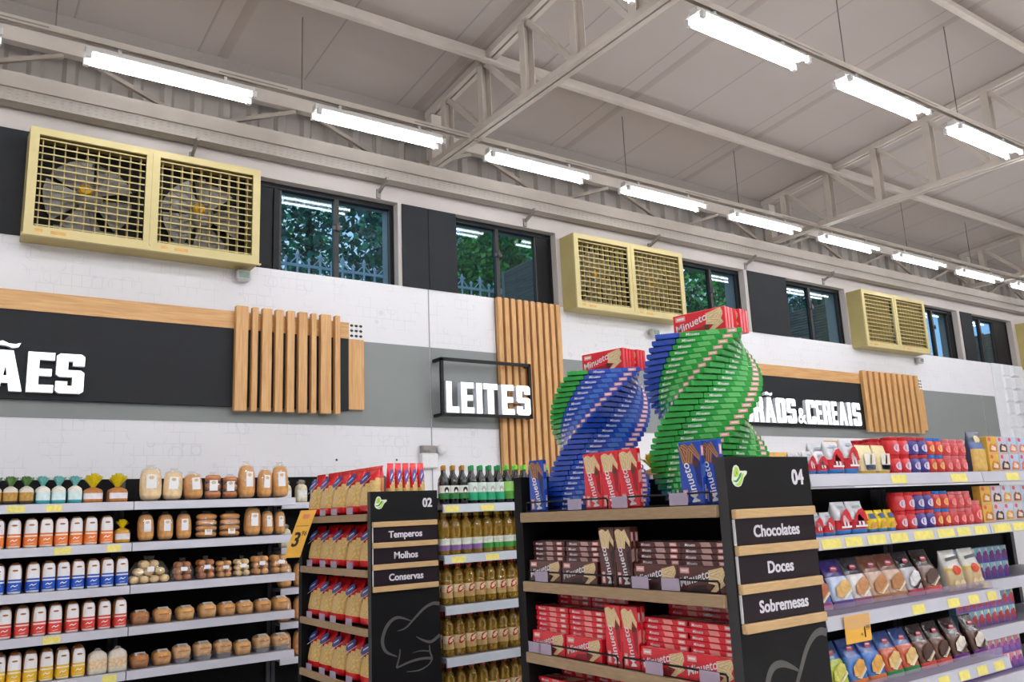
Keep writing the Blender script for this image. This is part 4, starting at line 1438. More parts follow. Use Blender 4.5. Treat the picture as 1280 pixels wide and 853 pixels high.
def loaf_bag(w, h, d, mat, label_w=.07, label_h=.09, lz=.35, rolls=0):
    """long soft loaf in a clear bag standing on end, with a white sticker and a film tail"""
    t = thing('bagged_loaf', '', 'bread loaf', (0, 0, 0))
    b = MB()
    if rolls:
        for k in range(rolls):
            z0 = h * k / rolls
            hh = h / rolls
            b.loft([(z0 + .002, w * .5, d * .5, 2.4), (z0 + hh * .2, w * .92, d * .9, 2.8), (z0 + hh * .6, w, d, 3), (z0 + hh * .9, w * .85, d * .85, 2.6), (z0 + hh, w * .5, d * .5, 2.2)], 18)
        b.build('bread', mat, t, smooth=True)
    else:
        b.loft([(0, w * .6, d * .6, 2.4), (.012, w * .88, d * .88, 2.6), (h * .18, w, d, 2.8), (h * .45, w * 1.02, d, 2.8), (h * .75, w * .98, d * .97, 2.7), (h * .92, w * .8, d * .8, 2.4), (h * .99, w * .5, d * .5, 2.2), (h * 1.0, w * .2, d * .2, 2)], 22)
        b.build('bread', mat, t, smooth=True)
    f = MB().loft([(.0015, w * .9, d * .9, 3), (h * .5, w * 1.07, d * 1.05, 2.8), (h * .97, w * .9, d * .9, 2.6), (h * 1.07, w * .35, d * .3, 2.2), (h * 1.13, w * .5, d * .1, 2)], 16)
    f.build('clear_bag', FILM, t, smooth=True)
    l = MB()
    n = 6
    vs, fs = [], []
    for r_ in range(2):
        for k in range(n + 1):
            u = -label_w / 2 + label_w * k / n
            q = min(1, abs(u) / (w * .535))
            vs.append((u, -d * .53 * (1 - q ** 2.8) ** (1 / 2.8) - .0015, h * lz + r_ * label_h))
    fs = [(k, k + 1, n + 2 + k, n + 1 + k) for k in range(n)]
    l.add(vs, fs)
    s = l.build('sticker', LABW, t)
    MB().poly([(.018 * cos(k * pi / 5), .012 * sin(k * pi / 5)) for k in range(10)], lambda u, v, w_: (u, -d * .53 - .0022, h * lz + label_h * .78 + v)).build('print', LABG, s)
    return t


LF = [loaf_bag(.148, .205, .11, CRUSTL), loaf_bag(.142, .185, .12, CRUST, rolls=0), loaf_bag(.12, .165, .10, GLAZ, .06, .075, .3, 3), loaf_bag(.13, .215, .10, CRUST, .06, .1, .32)]
RX1 = [(1.363, 0, 1.0, 'pale bagged loaf, leftmost on the top shelf right of the yellow bags'), (1.508, 0, .90, 'pale bagged loaf, second from the left on the top loaf shelf'), (1.660, 1, .90, 'pale twisted bagged loaf, third on the top loaf shelf'),
       (1.797, 2, 1.0, 'dark glazed bagged loaf, fourth on the top loaf shelf'), (1.924, 2, .92, 'dark glazed bagged loaf, fifth on the top loaf shelf'), (2.050, 3, 1.05, 'tall golden bagged loaf, sixth on the top loaf shelf'),
       (2.185, 3, .9, 'golden bagged loaf with low sticker, seventh on the top loaf shelf'), (2.316, 3, 1.03, 'golden bagged loaf at the right end of the top loaf shelf')]
for x, k, s, lab in RX1:
    place(LF[k], (x, 6.49, SB[0] + .010), (-.06, rnd.uniform(-.07, .07), rnd.uniform(-.2, .2)), lab, 'bagged loaves on the top shelf', (s * (.88 if k == 3 else .97), 1, s * (1.05 if k == 2 else 1.08)))
FLATP = loaf_bag(.15, .175, .09, M('#c98a44', .5, .25, 24, coat=.2), .055, .04, .1, 4)
RX2 = [(1.341, 3, .86, 'golden bagged loaf, leftmost on the second loaf shelf'), (1.470, 3, .84, 'golden bagged loaf, second on the second loaf shelf'), (1.599, 3, .84, 'golden bagged loaf, third on the second loaf shelf'),
       (1.755, 9, 1.0, 'flat bag of long rolls, left one of two on the second loaf shelf'), (1.925, 9, .98, 'flat bag of long rolls, right one of two on the second loaf shelf'), (2.095, 3, .98, 'tall golden bagged loaf, third from the right on the second loaf shelf'),
       (2.215, 3, .84, 'brown bagged loaf, second from the right on the second loaf shelf'), (2.312, 3, .8, 'small brown bagged loaf at the right end of the second loaf shelf')]
for x, k, s, lab in RX2:
    p = FLATP if k == 9 else LF[k]
    place(p, (x, 6.485, SB[1] + .009), (-.05, rnd.uniform(-.05, .05), rnd.uniform(-.12, .12)), lab, 'bagged loaves on the second shelf', (s * (.92 if k == 3 else 1) * (.8 if x > 2.2 else 1), 1, s * .97))


def roll_bag(mat, n, w, r_, label):
    """clear bag holding a heap of bread rolls"""
    t = thing('bag_of_rolls', label, 'bag of rolls', (0, 0, 0), 'bags of rolls on the third shelf')
    k, q = 0, random.Random(n)
    rows = [max(2, int(w / (1.9 * r_))), max(2, int(w / (1.9 * r_)) - 1)]
    for row in range(3):
        for dep in range(2):
            for c in range(rows[min(row, 1)] - (row == 2 and rows[1] > 2)):
                x = (c - (rows[min(row, 1)] - (row == 2 and rows[1] > 2) - 1) / 2) * 2.02 * r_
                b = MB()
                z = r_ * (.02 + 1.55 * row)
                b.loft([(z, r_ * .9, r_ * .9, 2), (z + r_ * .35, r_ * 1.8, r_ * 1.7, 2.1), (z + r_ * .9, r_ * 1.98, r_ * 1.85, 2.1), (z + r_ * 1.35, r_ * 1.5, r_ * 1.4, 2), (z + r_ * 1.55, r_ * .6, r_ * .6, 2)], 14, c=(x + q.uniform(-.004, .004), dep * 2 * r_ + row * r_ * .25))
                b.build('bread_roll', mat, t, smooth=True)
                k += 1
    hh = r_ * 4.6
    f = MB().loft([(.0015, w * .98, r_ * 3.8, 4, 0, r_), (hh * .5, w * 1.03, r_ * 4.1, 3.4, 0, r_), (hh * .95, w * .7, r_ * 2.8, 2.6, 0, r_), (hh * 1.02, w * .25, r_ * .8, 2, 0, r_), (hh * 1.22, w * .30, r_ * .3, 2, 0, r_)], 18)
    f.build('clear_bag', FILM, t, smooth=True)
    MB().box(-.022, .022, -r_ * 1.14, -r_ * 1.12, r_ * 2.4, r_ * 3.4).build('sticker', LABW, t)
    return t


z = SB[2] + .002
for x, m_, n, w, r_, lab in ((1.375, ROLL, 3, .262, .033, 'bag of pale round rolls at the left end of the roll shelf'), (1.600, GLAZ, 5, .158, .028, 'bag of dark glazed rolls beside the pale rolls'), (1.763, GLAZ, 6, .130, .029, 'second bag of dark glazed rolls on the roll shelf'),
                             (1.898, CRUST, 7, .110, .025, 'bag of small golden rolls in the middle of the roll shelf'), (2.026, ROLL, 8, .114, .026, 'bag of small pale golden rolls on the roll shelf'),
                             (2.166, CRUST, 9, .130, .029, 'bag of golden rolls second from the right on the roll shelf'), (2.312, CRUST, 10, .124, .029, 'bag of golden rolls at the right end of the roll shelf')):
    t = roll_bag(m_, n, w, r_, lab)
    USED.add(t.name)
    t.location = (x, 6.475, z + H)


def small_loaf(mat, tray=None):
    """little tin loaf in a film wrap with a white top label"""
    t = thing('small_loaf', '', 'bread loaf', (0, 0, 0))
    w, h, d = .122, .092, .15
    z0 = .022 if tray else .001
    b = MB().loft([(z0, w * .84, d * .84, 4), (z0 + h * .3, w * .92, d * .92, 4), (z0 + h * .55, w, d, 3.4), (z0 + h * .8, w * .96, d * .96, 3), (z0 + h * .95, w * .7, d * .74, 2.4), (z0 + h, w * .3, d * .4, 2)], 22)
    b.build('bread', mat, t, smooth=True)
    c = MB().loft([(z0 + h * .56, w * .55, .004, 2.2, 0, -d * .498), (z0 + h * .60, w * .66, .005, 2.2, 0, -d * .498), (z0 + h * .64, w * .5, .004, 2.2, 0, -d * .496)], 12)
    c.build('crust_split', CRUSTD, t)
    if tray:
        MB().loft([(0, w * .8, d * .8, 5), (.03, w * .98, d * .98, 5), (.032, w * 1.02, d * 1.02, 5)], 20).build('foil_tray', tray, t)
    f = MB().loft([(z0 + .0005, w * .9, d * .9, 4), (z0 + h * .55, w * 1.05, d * 1.05, 3.4), (z0 + h * .97, w * .8, d * .8, 2.6), (z0 + h * 1.03, w * .3, d * .3, 2)], 18)
    f.build('film_wrap', FILM, t, smooth=True)
    a = .55
    l = MB().add([(-.035, -.060, z0 + h * .9), (.035, -.060, z0 + h * .9), (.035, -.012, z0 + h * 1.06), (-.035, -.012, z0 + h * 1.06)], [(0, 1, 2, 3)])
    l.build('sticker', LABW, t)
    return t


SLS = [small_loaf(CRUSTD), small_loaf(CRUST), small_loaf(M('#e0aa66', .6, .2, 24)), small_loaf(M('#d8aa78', .6, .25, 28), M('#b8b6b4', .3, .1, metal=.6))]
for row, (xs, kinds) in enumerate((((1.331, 1.478, 1.632, 1.785, 1.924, 2.057, 2.194, 2.328), (0, 1, 2, 2, 1, 2, 1, 1)), ((1.338, 1.484, 1.618, 1.761, 1.905, 2.048, 2.19, 2.33), (0, 1, 3, 3, 3, 2, 3, 3)))):
    for k, x in enumerate(xs):
        place(SLS[kinds[k]], (x, 6.52, SB[3 + row] + .001), (0, 0, rnd.uniform(-.04, .04)), 'small wrapped loaf, %s from the left on the %s loaf shelf' % (ORD[k], ('fourth', 'fifth')[row]), 'small loaves on the %s shelf' % ('fourth', 'fifth')[row], (.98, 1, rnd.uniform(.95, 1.08)))
# goods glimpsed on the shallower unit behind the pasta rack
SNK = tied_bag(M('#d9cfae', .4, .3, 40), M('#e6e2d8', .3, .2, 40), M('#e9e6e0', .4), .09, .15, .08, .05, .045)
for i, z in enumerate((.155, -.20, -.515, -.775, -1.04)):
    for k in range(3):
        p = SNK if i < 2 else LF[3]
        place(p, (2.465 + k * .135, 6.80, z + .002), (0, 0, 0), '%s, %s from the left on shelf %s behind the pasta rack' % ('pale snack bag' if i < 2 else 'bagged golden loaf', ORD[k], ('one', 'two', 'three', 'four', 'five')[i]), 'bags behind the pasta rack', (1, 1, 1) if i < 2 else (.85, .9, .85))


# ------------------------------------------------------------------ pasta
def pasta_bag():
    """red pasta bag, clear lower window with golden noodles, blue oval brand, standing; front to -X"""
    t = thing('pasta_bag', '', 'pasta bag', (0, 0, 0))
    w, h, d = .156, .235, .075
    RED, PASTA, BLU = M('#e3121e', .25, .10, 30, coat=.5), M('#e2bc72', .35, .22, 80, coat=.3, bump=.35), M('#2a3f9a', .3)
    b = MB()

    def mf(i, a, z):
        f = front(a)
        x = cos(a)
        edge = h * (.60 + .14 * x)
        if z < h * .15:
            return 0
        return 1 if z < edge and f > -.3 else 0
    secs = [(0, w * .86, d * .7, 3)] + [(h * q, w * s, d * s2, 2.6) for q, s, s2 in ((.03, .95, .9), (.15, .98, 1), (.2, 1, 1.05), (.3, 1, 1.05), (.4, 1, 1.0), (.5, .98, .95), (.56, .97, .9), (.62, .96, .85), (.68, .95, .78), (.74, .93, .7), (.80, .9, .55), (.88, .86, .3), (.93, .84, .08), (1.0, .86, .05))]
    b.loft(secs, 28, mf)
    b.build('bag', [RED, PASTA], t, smooth=True)
    y = -d * .42
    o = MB().poly([(.047 * cos(k * pi / 8), .025 * sin(k * pi / 8)) for k in range(16)], lambda u, v, w_: (-.022 + u * .9 - v * .4, y - .003 + (v + u * .4) * .28, h * .74 + v + u * .45))
    o.build('brand_oval', BLU, t)
    s = MB().poly([(-.026, -.004), (.026, -.004), (.024, .004), (-.024, .004)], lambda u, v, w_: (-.022 + u * .9 - v * .4, y - .0045 + (v + u * .4) * .28, h * .74 + v + u * .45))
    s.poly([(-.060, .004), (.05, .060), (.05, .063), (-.060, .008)], lambda u, v, w_: (u, y - .014 + v * .16, h * .49 + v))
    s.build('white_stripe', WTXT, t)
    return t


PB = pasta_bag()
PYS = ((4.672, 4.505, 4.330, 4.15, 3.978), (4.672, 4.505, 4.335, 4.15, 3.98), (4.672, 4.510, 4.345, 4.165, 3.985), (4.672, 4.510, 4.345, 4.165, 3.985))
for r_, (ys, z) in enumerate(zip(PYS, T2[:4])):
    for k, y in enumerate(ys):
        place(PB, (PX2 + .052, y, z + .0075), (-.13 if r_ == 0 else -.16, 0, -pi / 2), 'red pasta bag, %s from the left, %s shelf of the pasta rack' % (ORD[k], ('top', 'second', 'third', 'fourth')[r_]), 'pasta bags on the %s shelf' % ('top', 'second', 'third', 'fourth')[r_], (1, 1, 1.0 if r_ == 0 else .92))
        if r_ < 3 and (r_ or k < 4):
            place(PB, (PX2 + .155, y - .01, z + .006), (-.1, 0, -pi / 2), 'red pasta bag standing behind the %s one from the left, %s shelf' % (ORD[k], ('top', 'second', 'third')[r_]), 'pasta bags in the rear row', (1, .8, 1.06 if r_ == 0 else .93))
    # clear price strip and red pack ends along the front
    for k in range(4):
        clear_tag('clear lilac price tag, %s from the left on the %s shelf of the pasta rack' % (ORD[k], ('top', 'second', 'third', 'fourth')[r_]), PX2 - .007, ys[k] - .05 - .02 * (k % 2), z + .005, .075, .034, 'price tags on the pasta rack')
# more bags along the long side above panel 02
for k in range(5):
    place(PB, (1.978 + .0435 * k, 3.930, T2[0] + .001), (0, 0, 0), 'red pasta bag above panel 02, %s from the left' % ORD[k], 'pasta bags above panel 02', (.27, .7, 1.08))


# ------------------------------------------------------------------ bottles
def bottle(prof, glass, cap, capz, lab, lz0, lz1, r, lab2=None, mark=None, label_cut=None):
    t = thing('bottle', '', 'bottle', (0, 0, 0))
    MB().lathe(prof, 16).build('bottle_body', glass, t, smooth=True)
    cr_ = prof[-1][0] * 1.12
    MB().lathe([(cr_, capz), (cr_, capz + .022), (cr_ * .85, capz + .026)], 14).build('cap', cap, t, smooth=False)
    b = MB()
    n = 14
    vs = []
    for z in (lz0, lz0 + (lz1 - lz0) * .45, lz1):
        for k in range(n + 1):
            a = pi + pi * k / n
            vs.append((r * 1.02 * cos(a), r * 1.02 * sin(a), z))
    fs = [(q * (n + 1) + k, q * (n + 1) + k + 1, (q + 1) * (n + 1) + k + 1, (q + 1) * (n + 1) + k) for q in range(2) for k in range(n)]
    b.add(vs, fs, [1] * n + [0] * n)
    l = b.build('label', [lab, lab2 or lab], t)
    if mark:
        zc = (lz0 + lz1) / 2 + .01
        d = MB()
        if mark[0] == 'oval':
            d.poly([(.014 * cos(k * pi / 6), .018 * sin(k * pi / 6)) for k in range(12)], lambda u, v, w_: (u, -r * 1.05 - .0006 + abs(u) * .25, zc + v))
        else:
            d.ribbon([(-.012, .004), (-.006, .014), (.018, .022)], [.007, .008, .003], lambda u, v, w_: (u, -r * 1.05 - .001 + abs(u) * .25, zc + v))
            d.ribbon([(-.014, .002), (-.013, -.014), (.002, -.010), (.016, -.002), (.008, .006)], [.006, .008, .007, .006, .003], lambda u, v, w_: (u, -r * 1.05 - .001 + abs(u) * .25, zc + v))
        d.build('label_mark', mark[1], l)
    return t


OILM = M('#d2a32c', .06, .15, 9, coat=.6, spec=.7, trans=.62)
OILG = M('#dcae38', .06, .2, 9, coat=.6, spec=.7, trans=.62)
VINM = M('#12100e', .12, .1, 6, coat=.5)
oil_prof = [(.026, 0), (.0315, .005), (.0315, .030), (.0305, .034), (.0305, .104), (.0315, .108), (.0315, .118), (.0285, .122), (.0285, .127), (.0305, .133), (.029, .150), (.023, .166), (.014, .178), (.0125, .182), (.0125, .190)]
OIL = bottle(oil_prof, OILM, M('#b01c18', .35), .190, M('#ead8ae', .45, .08, 60), .036, .102, .0306, M('#c9a66c', .45), ('swirl', M('#b31524', .4)))
olive = [(.029, 0), (.0325, .006), (.0325, .085), (.029, .092), (.0325, .100), (.0335, .125), (.0325, .150), (.027, .168), (.015, .182), (.0135, .186), (.0135, .196)]
OLG = bottle(olive, OILG, M('#c2a02a', .35), .196, M('#dfe2d2', .45, .1, 70), .022, .082, .0326, M('#3f9a3f', .45))
OLP = bottle(olive, OILG, M('#c2a02a', .35), .196, M('#dfe2d2', .45, .1, 70), .022, .082, .0326, M('#8c6aa0', .45))
vin = [(.025, 0), (.0285, .005), (.0285, .115), (.025, .135), (.012, .160), (.0105, .168), (.0105, .184)]
VG = bottle(vin, VINM, M('#b48a34', .35, .1, metal=.3), .180, M('#ecebe2', .45), .028, .098, .0286, M('#2f7a3a', .45), ('oval', M('#1b1512', .4)))
VT = bottle(vin, VINM, M('#159a52', .35), .180, M('#e2efe6', .45), .018, .112, .0286, M('#26a878', .45), ('oval', M('#c9b8b0', .4)))
VL = bottle(vin, VINM, M('#74d43a', .35), .180, M('#9ad06a', .45), .02, .115, .0286, M('#4f9a34', .45))
for k, x in enumerate((2.285, 2.343, 2.401)):
    place(VG, (x, 3.915, S2[0] + .001), (0, 0, 0), 'dark vinegar bottle with golden cap, %s of three on the top bottle shelf' % ORD[k], 'gold capped bottles')
    place(VG, (x + .034, 3.985, S2[0] + .001), (0, 0, 0), 'dark vinegar bottle with golden cap behind the %s front one' % ORD[k], 'gold capped bottles')
for k, x in enumerate((2.461, 2.519, 2.577, 2.635)):
    place(VT, (x, 3.915, S2[0] + .001), (0, 0, 0), 'dark bottle with green cap and white label, %s of four on the top bottle shelf' % ORD[k], 'green capped bottles')
    place(VT, (x + .032, 3.985, S2[0] + .001), (0, 0, 0), 'dark bottle with green cap behind the %s front one' % ORD[k], 'green capped bottles')
for k, x in enumerate((2.694, 2.753, 2.812, 2.871)):
    place(VL, (x, 3.915, S2[0] + .001), (0, 0, 0), 'dark bottle with lime green cap, %s on the top bottle shelf' % ORD[k], 'lime capped bottles')
for k in range(6):
    place(VL, (2.728 + .059 * k, 3.985, S2[0] + .001), (0, 0, 0), 'dark bottle with lime green cap in the rear row, %s from the left' % ORD[k], 'lime capped bottles')
for k in range(9):
    p, c = (OLP, 'purple') if k < 4 else (OLG, 'green')
    place(p, (2.278 + .0675 * k, 3.92, S2[1] + .001), (0, 0, 0), 'olive oil bottle with a %s label band, %s from the left, second bottle shelf' % (c, ORD[k]), 'olive oil bottles')
    place(p, (2.278 + .0675 * k, 3.99, S2[1] + .001), (0, 0, 0), 'olive oil bottle in the rear row, %s from the left, second bottle shelf' % ORD[k], 'olive oil bottles')
for r_ in range(2, 5):
    for k in range(8):
        for q in range(2):
            place(OIL, (2.286 + .0672 * k, 3.915 + .068 * q, S2[r_] + .001), (0, 0, 0), 'golden cooking oil bottle, %s from the left, %s row, %s bottle shelf' % (ORD[k], ('front', 'rear')[q], ('third', 'fourth', 'fifth')[r_ - 2]), 'cooking oil bottles', (1, 1, 1.0))


# ------------------------------------------------------------------ sweets and desserts beside panel 04
def sachet(w, h, d, base, bands, cat='packet', name='sachet', flat=.15, pic=None, n=20):
    """soft packet, gusset at the base and a flat seam on top; bands: (z0, z1, half-angle cosine, material)"""
    t = thing(name, '', cat, (0, 0, 0))
    mats = [base] + [q[2] for q in bands]

    def mf(i, a, z):
        r_ = 0
        if front(a) > .15:
            for k, (z0, z1, _) in enumerate(bands):
                if z0 * h <= z <= z1 * h:
                    r_ = k + 1
        return r_
    lv = [0, .03, .08, .14, .2, .26, .32, .38, .44, .5, .56, .62, .68, .74, .8, .86, .92, .96, 1.0]
    secs = []
    for q in lv:
        dd = d * (1 if q < .55 else max(flat * .4, 1 - (q - .55) / .45 * (1 - flat * .5)))
        if q < .05:
            dd *= .85
        secs.append((q * h, w * (.95 if q < .02 else 1), dd, 4 if q < .6 else 3))
    MB().loft(secs, n, mf).build('packet', mats, t, smooth=True)
    for pts, zc, m_, nm in (pic or []):
        y0 = -d / 2 * (1 if zc < .55 else 1 - (zc - .55) / .45 * .9) - .002
        sl = 0 if zc < .5 else d * .45 / (h * .45)
        MB().poly(pts, lambda u, v, w_: (u, y0 + (v * sl if v > 0 else 0) - .0015, zc * h + v)).build(nm, m_, t)
    return t


def ell(rx, rz, cx_=0, cz_=0, n=14):
    return [(cx_ + rx * cos(2 * pi * k / n), cz_ + rz * sin(2 * pi * k / n)) for k in range(n)]


SILV = M('#d9d8dc', .3, .06, 30, coat=.3)
SB_RED, SB_BLUE = M('#c8202e', .4, .05), M('#2c78c0', .4, .05)
KH = [(-.03, -.004), (.03, -.004), (.022, .020), (.008, .034), (-.008, .030), (-.022, .014)]
BIGS = sachet(.080, .104, .05, SILV, [(0, .12, SB_BLUE), (.12, .45, SB_RED)], pic=[([(x * 1.2, z * 1.1) for x, z in KH], .42, SB_RED, 'picture'), ([(-.012, -.014), (-.004, -.014), (-.004, .002), (.004, -.002), (.006, -.014), (.016, -.012), (.014, .006), (.004, .012), (-.004, .022), (-.014, .020), (-.018, .006)], .38, LABW, 'glass_picture'), ([(-.03, 0), (.03, 0), (.03, .006), (-.03, .006)], .20, LABW, 'name_print'), ([(-.018, 0), (.018, 0), (.018, .008), (-.018, .008)], .80, M('#a8b4c4', .4), 'brand_mark')])
SMLS = sachet(.052, .072, .035, SILV, [(0, .12, SB_BLUE), (.12, .45, SB_RED)], pic=[([(x * .8, z * .8) for x, z in KH], .42, SB_RED, 'picture'), ([(-.008, -.010), (-.003, -.010), (-.003, .001), (.003, -.001), (.004, -.010), (.010, -.008), (.009, .004), (.003, .008), (-.003, .014), (-.010, .013), (-.012, .004)], .38, LABW, 'glass_picture'), ([(-.012, 0), (.012, 0), (.012, .005), (-.012, .005)], .80, M('#a8b4c4', .4), 'brand_mark')])
POUCH = sachet(.085, .095, .045, M('#ead9a8', .4, .06, 40), [(0, .10, M('#e4b62e', .4))], pic=[([(-.026, -.028), (.026, -.028), (.032, .026), (-.032, .026)], .42, M('#efece2', .4), 'picture'), ([(-.026, -.028), (.026, -.028), (.029, -.012), (-.028, -.012)], .42, M('#3f5b9a', .4), 'bowl_picture'), ([(-.004, -.010), (.008, -.010), (.014, .020), (.004, .022)], .42, M('#b9a468', .4), 'spoon_picture')])
YBOX = sachet(.050, .070, .035, M('#f2d022', .4, .05), [(0, .14, M('#3f7ab8', .4))], pic=[([(-.016, .0), (.016, .0), (.016, .016), (-.016, .016)], .62, M('#355a8c', .4), 'print'), ([(-.02, -.008), (.02, -.004), (.012, .012), (-.016, .008)], .3, M('#d89a4a', .5, .1, 60), 'picture')])


def jar(r, h, body, lid, mark=None, lab=None, name='jar'):
    t = thing(name, '', 'jar', (0, 0, 0))
    MB().lathe([(r * .9, 0), (r, .004), (r, h * .72), (r * .88, h * .80), (r * .86, h * .82)], 16).build('body', body, t, smooth=True)
    MB().lathe([(r * .93, h * .821), (r * .95, h * .98), (r * .85, h)], 16).build('lid', lid, t)
    if mark:
        MB().poly(ell(r * .62, h * .22), lambda u, v, w_: (u, -r * 1.02 - .001 + abs(u) ** 2 / r * .5, h * .38 + v)).build('label_mark', mark, t)
    return t


RED1, RED2 = M('#d8242a', .3, .05, coat=.3), M('#e05a58', .3, .06, coat=.3)
TIN = jar(.0285, .062, RED1, M('#c01820', .35), M('#cfc6d8', .4))
PUR = jar(.0285, .062, M('#3b2a86', .3, .05, coat=.3), M('#c23030', .35), M('#d8cfe4', .4))
BLU_ = jar(.025, .062, M('#d02a20', .3, .08, coat=.3), M('#2a74c4', .35), M('#f0b870', .4))
PNK = jar(.0255, .060, M('#cf3a40', .3, .08, coat=.4), M('#d87478', .35), M('#ee8a84', .4))
TPNK = jar(.032, .085, M('#cf3a40', .3, .08, coat=.4), M('#d87478', .35), M('#f0958c', .4))
PUDB = []
for top, pic in (('#c8d2e4', '#e0a020'), ('#cfc6d4', '#4a2a22'), ('#b8cbe0', '#e08a6a'), ('#b4c8e4', '#d8785a'), ('#c9ccd8', '#8a4a2a'), ('#e0b24a', '#c87a1c')):
    t = thing('dessert_box', '', 'dessert box', (0, 0, 0))
    w, h, d = .078, .068, .03
    MB().cbox(-w / 2, w / 2, 0, d, 0, h, .001).build('carton', M(top, .4, .06, 40), t)
    dp = MB().poly([(-.030, .007), (.032, .007), (.034, .030), (.020, .040), (.006, .036), (-.010, .042), (-.026, .030)], lambda u, v, w_: (u + .001, -.0006, v), 0)
    dp.build('dessert_picture', M(pic, .45, .3, 60), t)
    MB().poly([(-.016, .016), (.020, .012), (.024, .026), (-.006, .034)], lambda u, v, w_: (u + .001, -.0010, v), 0).build('glass_picture', M('#ecd9c8', .45, .2, 60), t)
    MB().poly([(-.03, .052), (-.012, .048), (-.006, .058), (-.014, .065), (-.028, .063)], lambda u, v, w_: (u, -.0006, v)).build('brand_mark', M('#dc5560', .4), t)
    MB().box(-w / 2 + .004, w / 2 - .004, -.0006, -.0001, .002, .006).build('base_stripe', M('#d9b48a', .4), t)
    PUDB.append(t)
GOLD = sachet(.10, .13, .04, M('#dca63c', .3, .15, 40, coat=.4), [(.3, .6, M('#2a221c', .35))])
NAVY = sachet(.10, .155, .05, M('#3a4258', .35, .1, 30, coat=.3), [(0, .55, M('#d8b060', .4, .15, 50)), (.55, .72, M('#4a5f94', .4))], pic=[(ell(.022, .016), .80, M('#e6d3a0', .4), 'picture')])
JEL = []
for a, c2 in (('#7a2f78', '#8fbede'), ('#b02a30', '#86b4cc'), ('#8a4a9c', '#e88aa6')):
    t = thing('jelly_box', '', 'jelly box', (0, 0, 0))
    MB().cbox(-.024, .024, 0, .03, 0, .062, .001).build('carton', M(c2, .4, .06), t)
    MB().box(-.0235, .0235, -.0005, -.0001, .001, .030).build('lower_print', M('#5a3f9a' if a != '#b02a30' else '#7a4a90', .4, .1), t)
    for q, (ex_, ez_) in enumerate(((-.008, .034), (.006, .038), (.0, .022), (.013, .024))):
        MB().poly(ell(.010, .011, ex_, ez_, 9), lambda u, v, w_: (u, -.0009 - .0002 * q, v)).build('fruit_picture', M(a, .35, .25, 80), t)
    MB().poly([(.0, .048), (.020, .044), (.019, .060), (.004, .060)], lambda u, v, w_: (u, -.0009, v)).build('brand_mark', M('#cfe0b8', .4), t)
    JEL.append(t)
z1, z2, z3, z5 = S4[0] + .001, S4[1] + .001, S4[2] + .001, S4[3] + .001
yf = 1.665


def two(proto, xs, y, z, dz, lab, grp):
    for k, x in enumerate(xs):
        for l in range(2):
            place(proto, (x, y, z + l * (dz + .0005)), (0, 0, 0), lab % (('lower', 'upper')[l], ORD[k]), grp)


for zz, sh, xs in ((z1, 'top', (2.290, 2.347)), (z2, 'second', (2.290, 2.347))):
    put(SMLS, xs, yf - .005, zz, lambda k: 'small silver and red dessert sachet, %s on the %s shelf beside panel 04' % (('left', 'right')[k], sh), 'small silver sachets')
    put(SMLS, xs, yf + .045, zz, lambda k: 'small silver and red dessert sachet behind the %s one, %s shelf' % (('left', 'right')[k], sh), 'small silver sachets')
put(BIGS, (2.425, 2.512), yf + .002, z1, lambda k: 'big silver and red dessert sachet, %s on the top shelf beside panel 04' % ('left', 'right')[k], 'big silver sachets', sc=[(1, 1, 1), (1, 1, 1.1)])
put(BIGS, (2.428, 2.513), yf + .002, z2, lambda k: 'big silver and red dessert sachet, %s on the second shelf beside panel 04' % ('left', 'right')[k], 'big silver sachets', sc=[(1, 1, .98), (1, 1, .98)])
put(BIGS, (2.43, 2.517), yf + .06, z1, lambda k: 'big silver dessert sachet behind the %s front one on the top shelf' % ('left', 'right')[k], 'big silver sachets')
put(POUCH, (2.604, 2.693), yf, z1, ('cream pouch with a bowl picture, left of two on the top shelf', 'cream pouch with a bowl picture, right of two on the top shelf'), 'cream pouches')
put(YBOX, (2.593, 2.648, 2.703), yf, z2, lambda k: 'small yellow packet, %s of three on the second shelf' % ORD[k], 'yellow packets')
two(TIN, (2.772, 2.832), yf, z1, .062, '%s red tin with a pale oval, %s column, top shelf beside the cream pouches', 'red tins')
two(PUR, (2.892, 2.951), yf, z1, .062, '%s purple jar with a red lid, %s column, top shelf', 'purple jars')
two(BLU_, (3.008, 3.062), yf, z1, .062, '%s red jar with a blue lid, %s column, top shelf', 'blue lidded jars')
two(PNK, (3.117, 3.171, 3.225), yf, z1, .060, '%s small red and pink jar, %s column, top shelf', 'pink jars')
two(TIN, (2.762, 2.822), yf, z2, .062, '%s red tin with a pale oval, %s column, second shelf', 'red tins')
two(PUR, (2.882, 2.941), yf, z2, .062, '%s purple jar with a red lid, %s column, second shelf', 'purple jars')
two(BLU_, (2.998, 3.051), yf, z2, .062, '%s red jar with a blue lid, %s column, second shelf', 'blue lidded jars')
two(PNK, (3.105, 3.158, 3.211), yf, z2, .060, '%s small red and pink jar, %s column, second shelf', 'pink jars')
put(TPNK, (3.282 - .02,), yf + .0, z2, ('tall red and pink jar at the right end of the second shelf',), 'tall pink jars')
for k, pz in enumerate((yf + .07, yf + .13)):
    two(PUR, (2.892, 2.951), pz, z1, .062, '%s purple jar in the %s column, ' + ('middle', 'rear')[k] + ' row of the top shelf', 'purple jars')
    two(TIN, (2.772, 2.832), pz, z1, .062, '%s red tin in the %s column, ' + ('middle', 'rear')[k] + ' row of the top shelf', 'red tins')
place(NAVY, (3.300 - .002 + .06, yf + .004, z1), (0, 0, 0), 'tall navy pouch with yellow puffs between the jars and the dessert boxes')
for k in range(6):
    place(GOLD, (2.80 + .09 * k, yf + .235, z1), (-.1, 0, 0), 'golden packet standing at the back of the top shelf, %s from the left' % ORD[k], 'golden packets at the back', (.9, 1, 1.05 + .06 * (k > 3)))
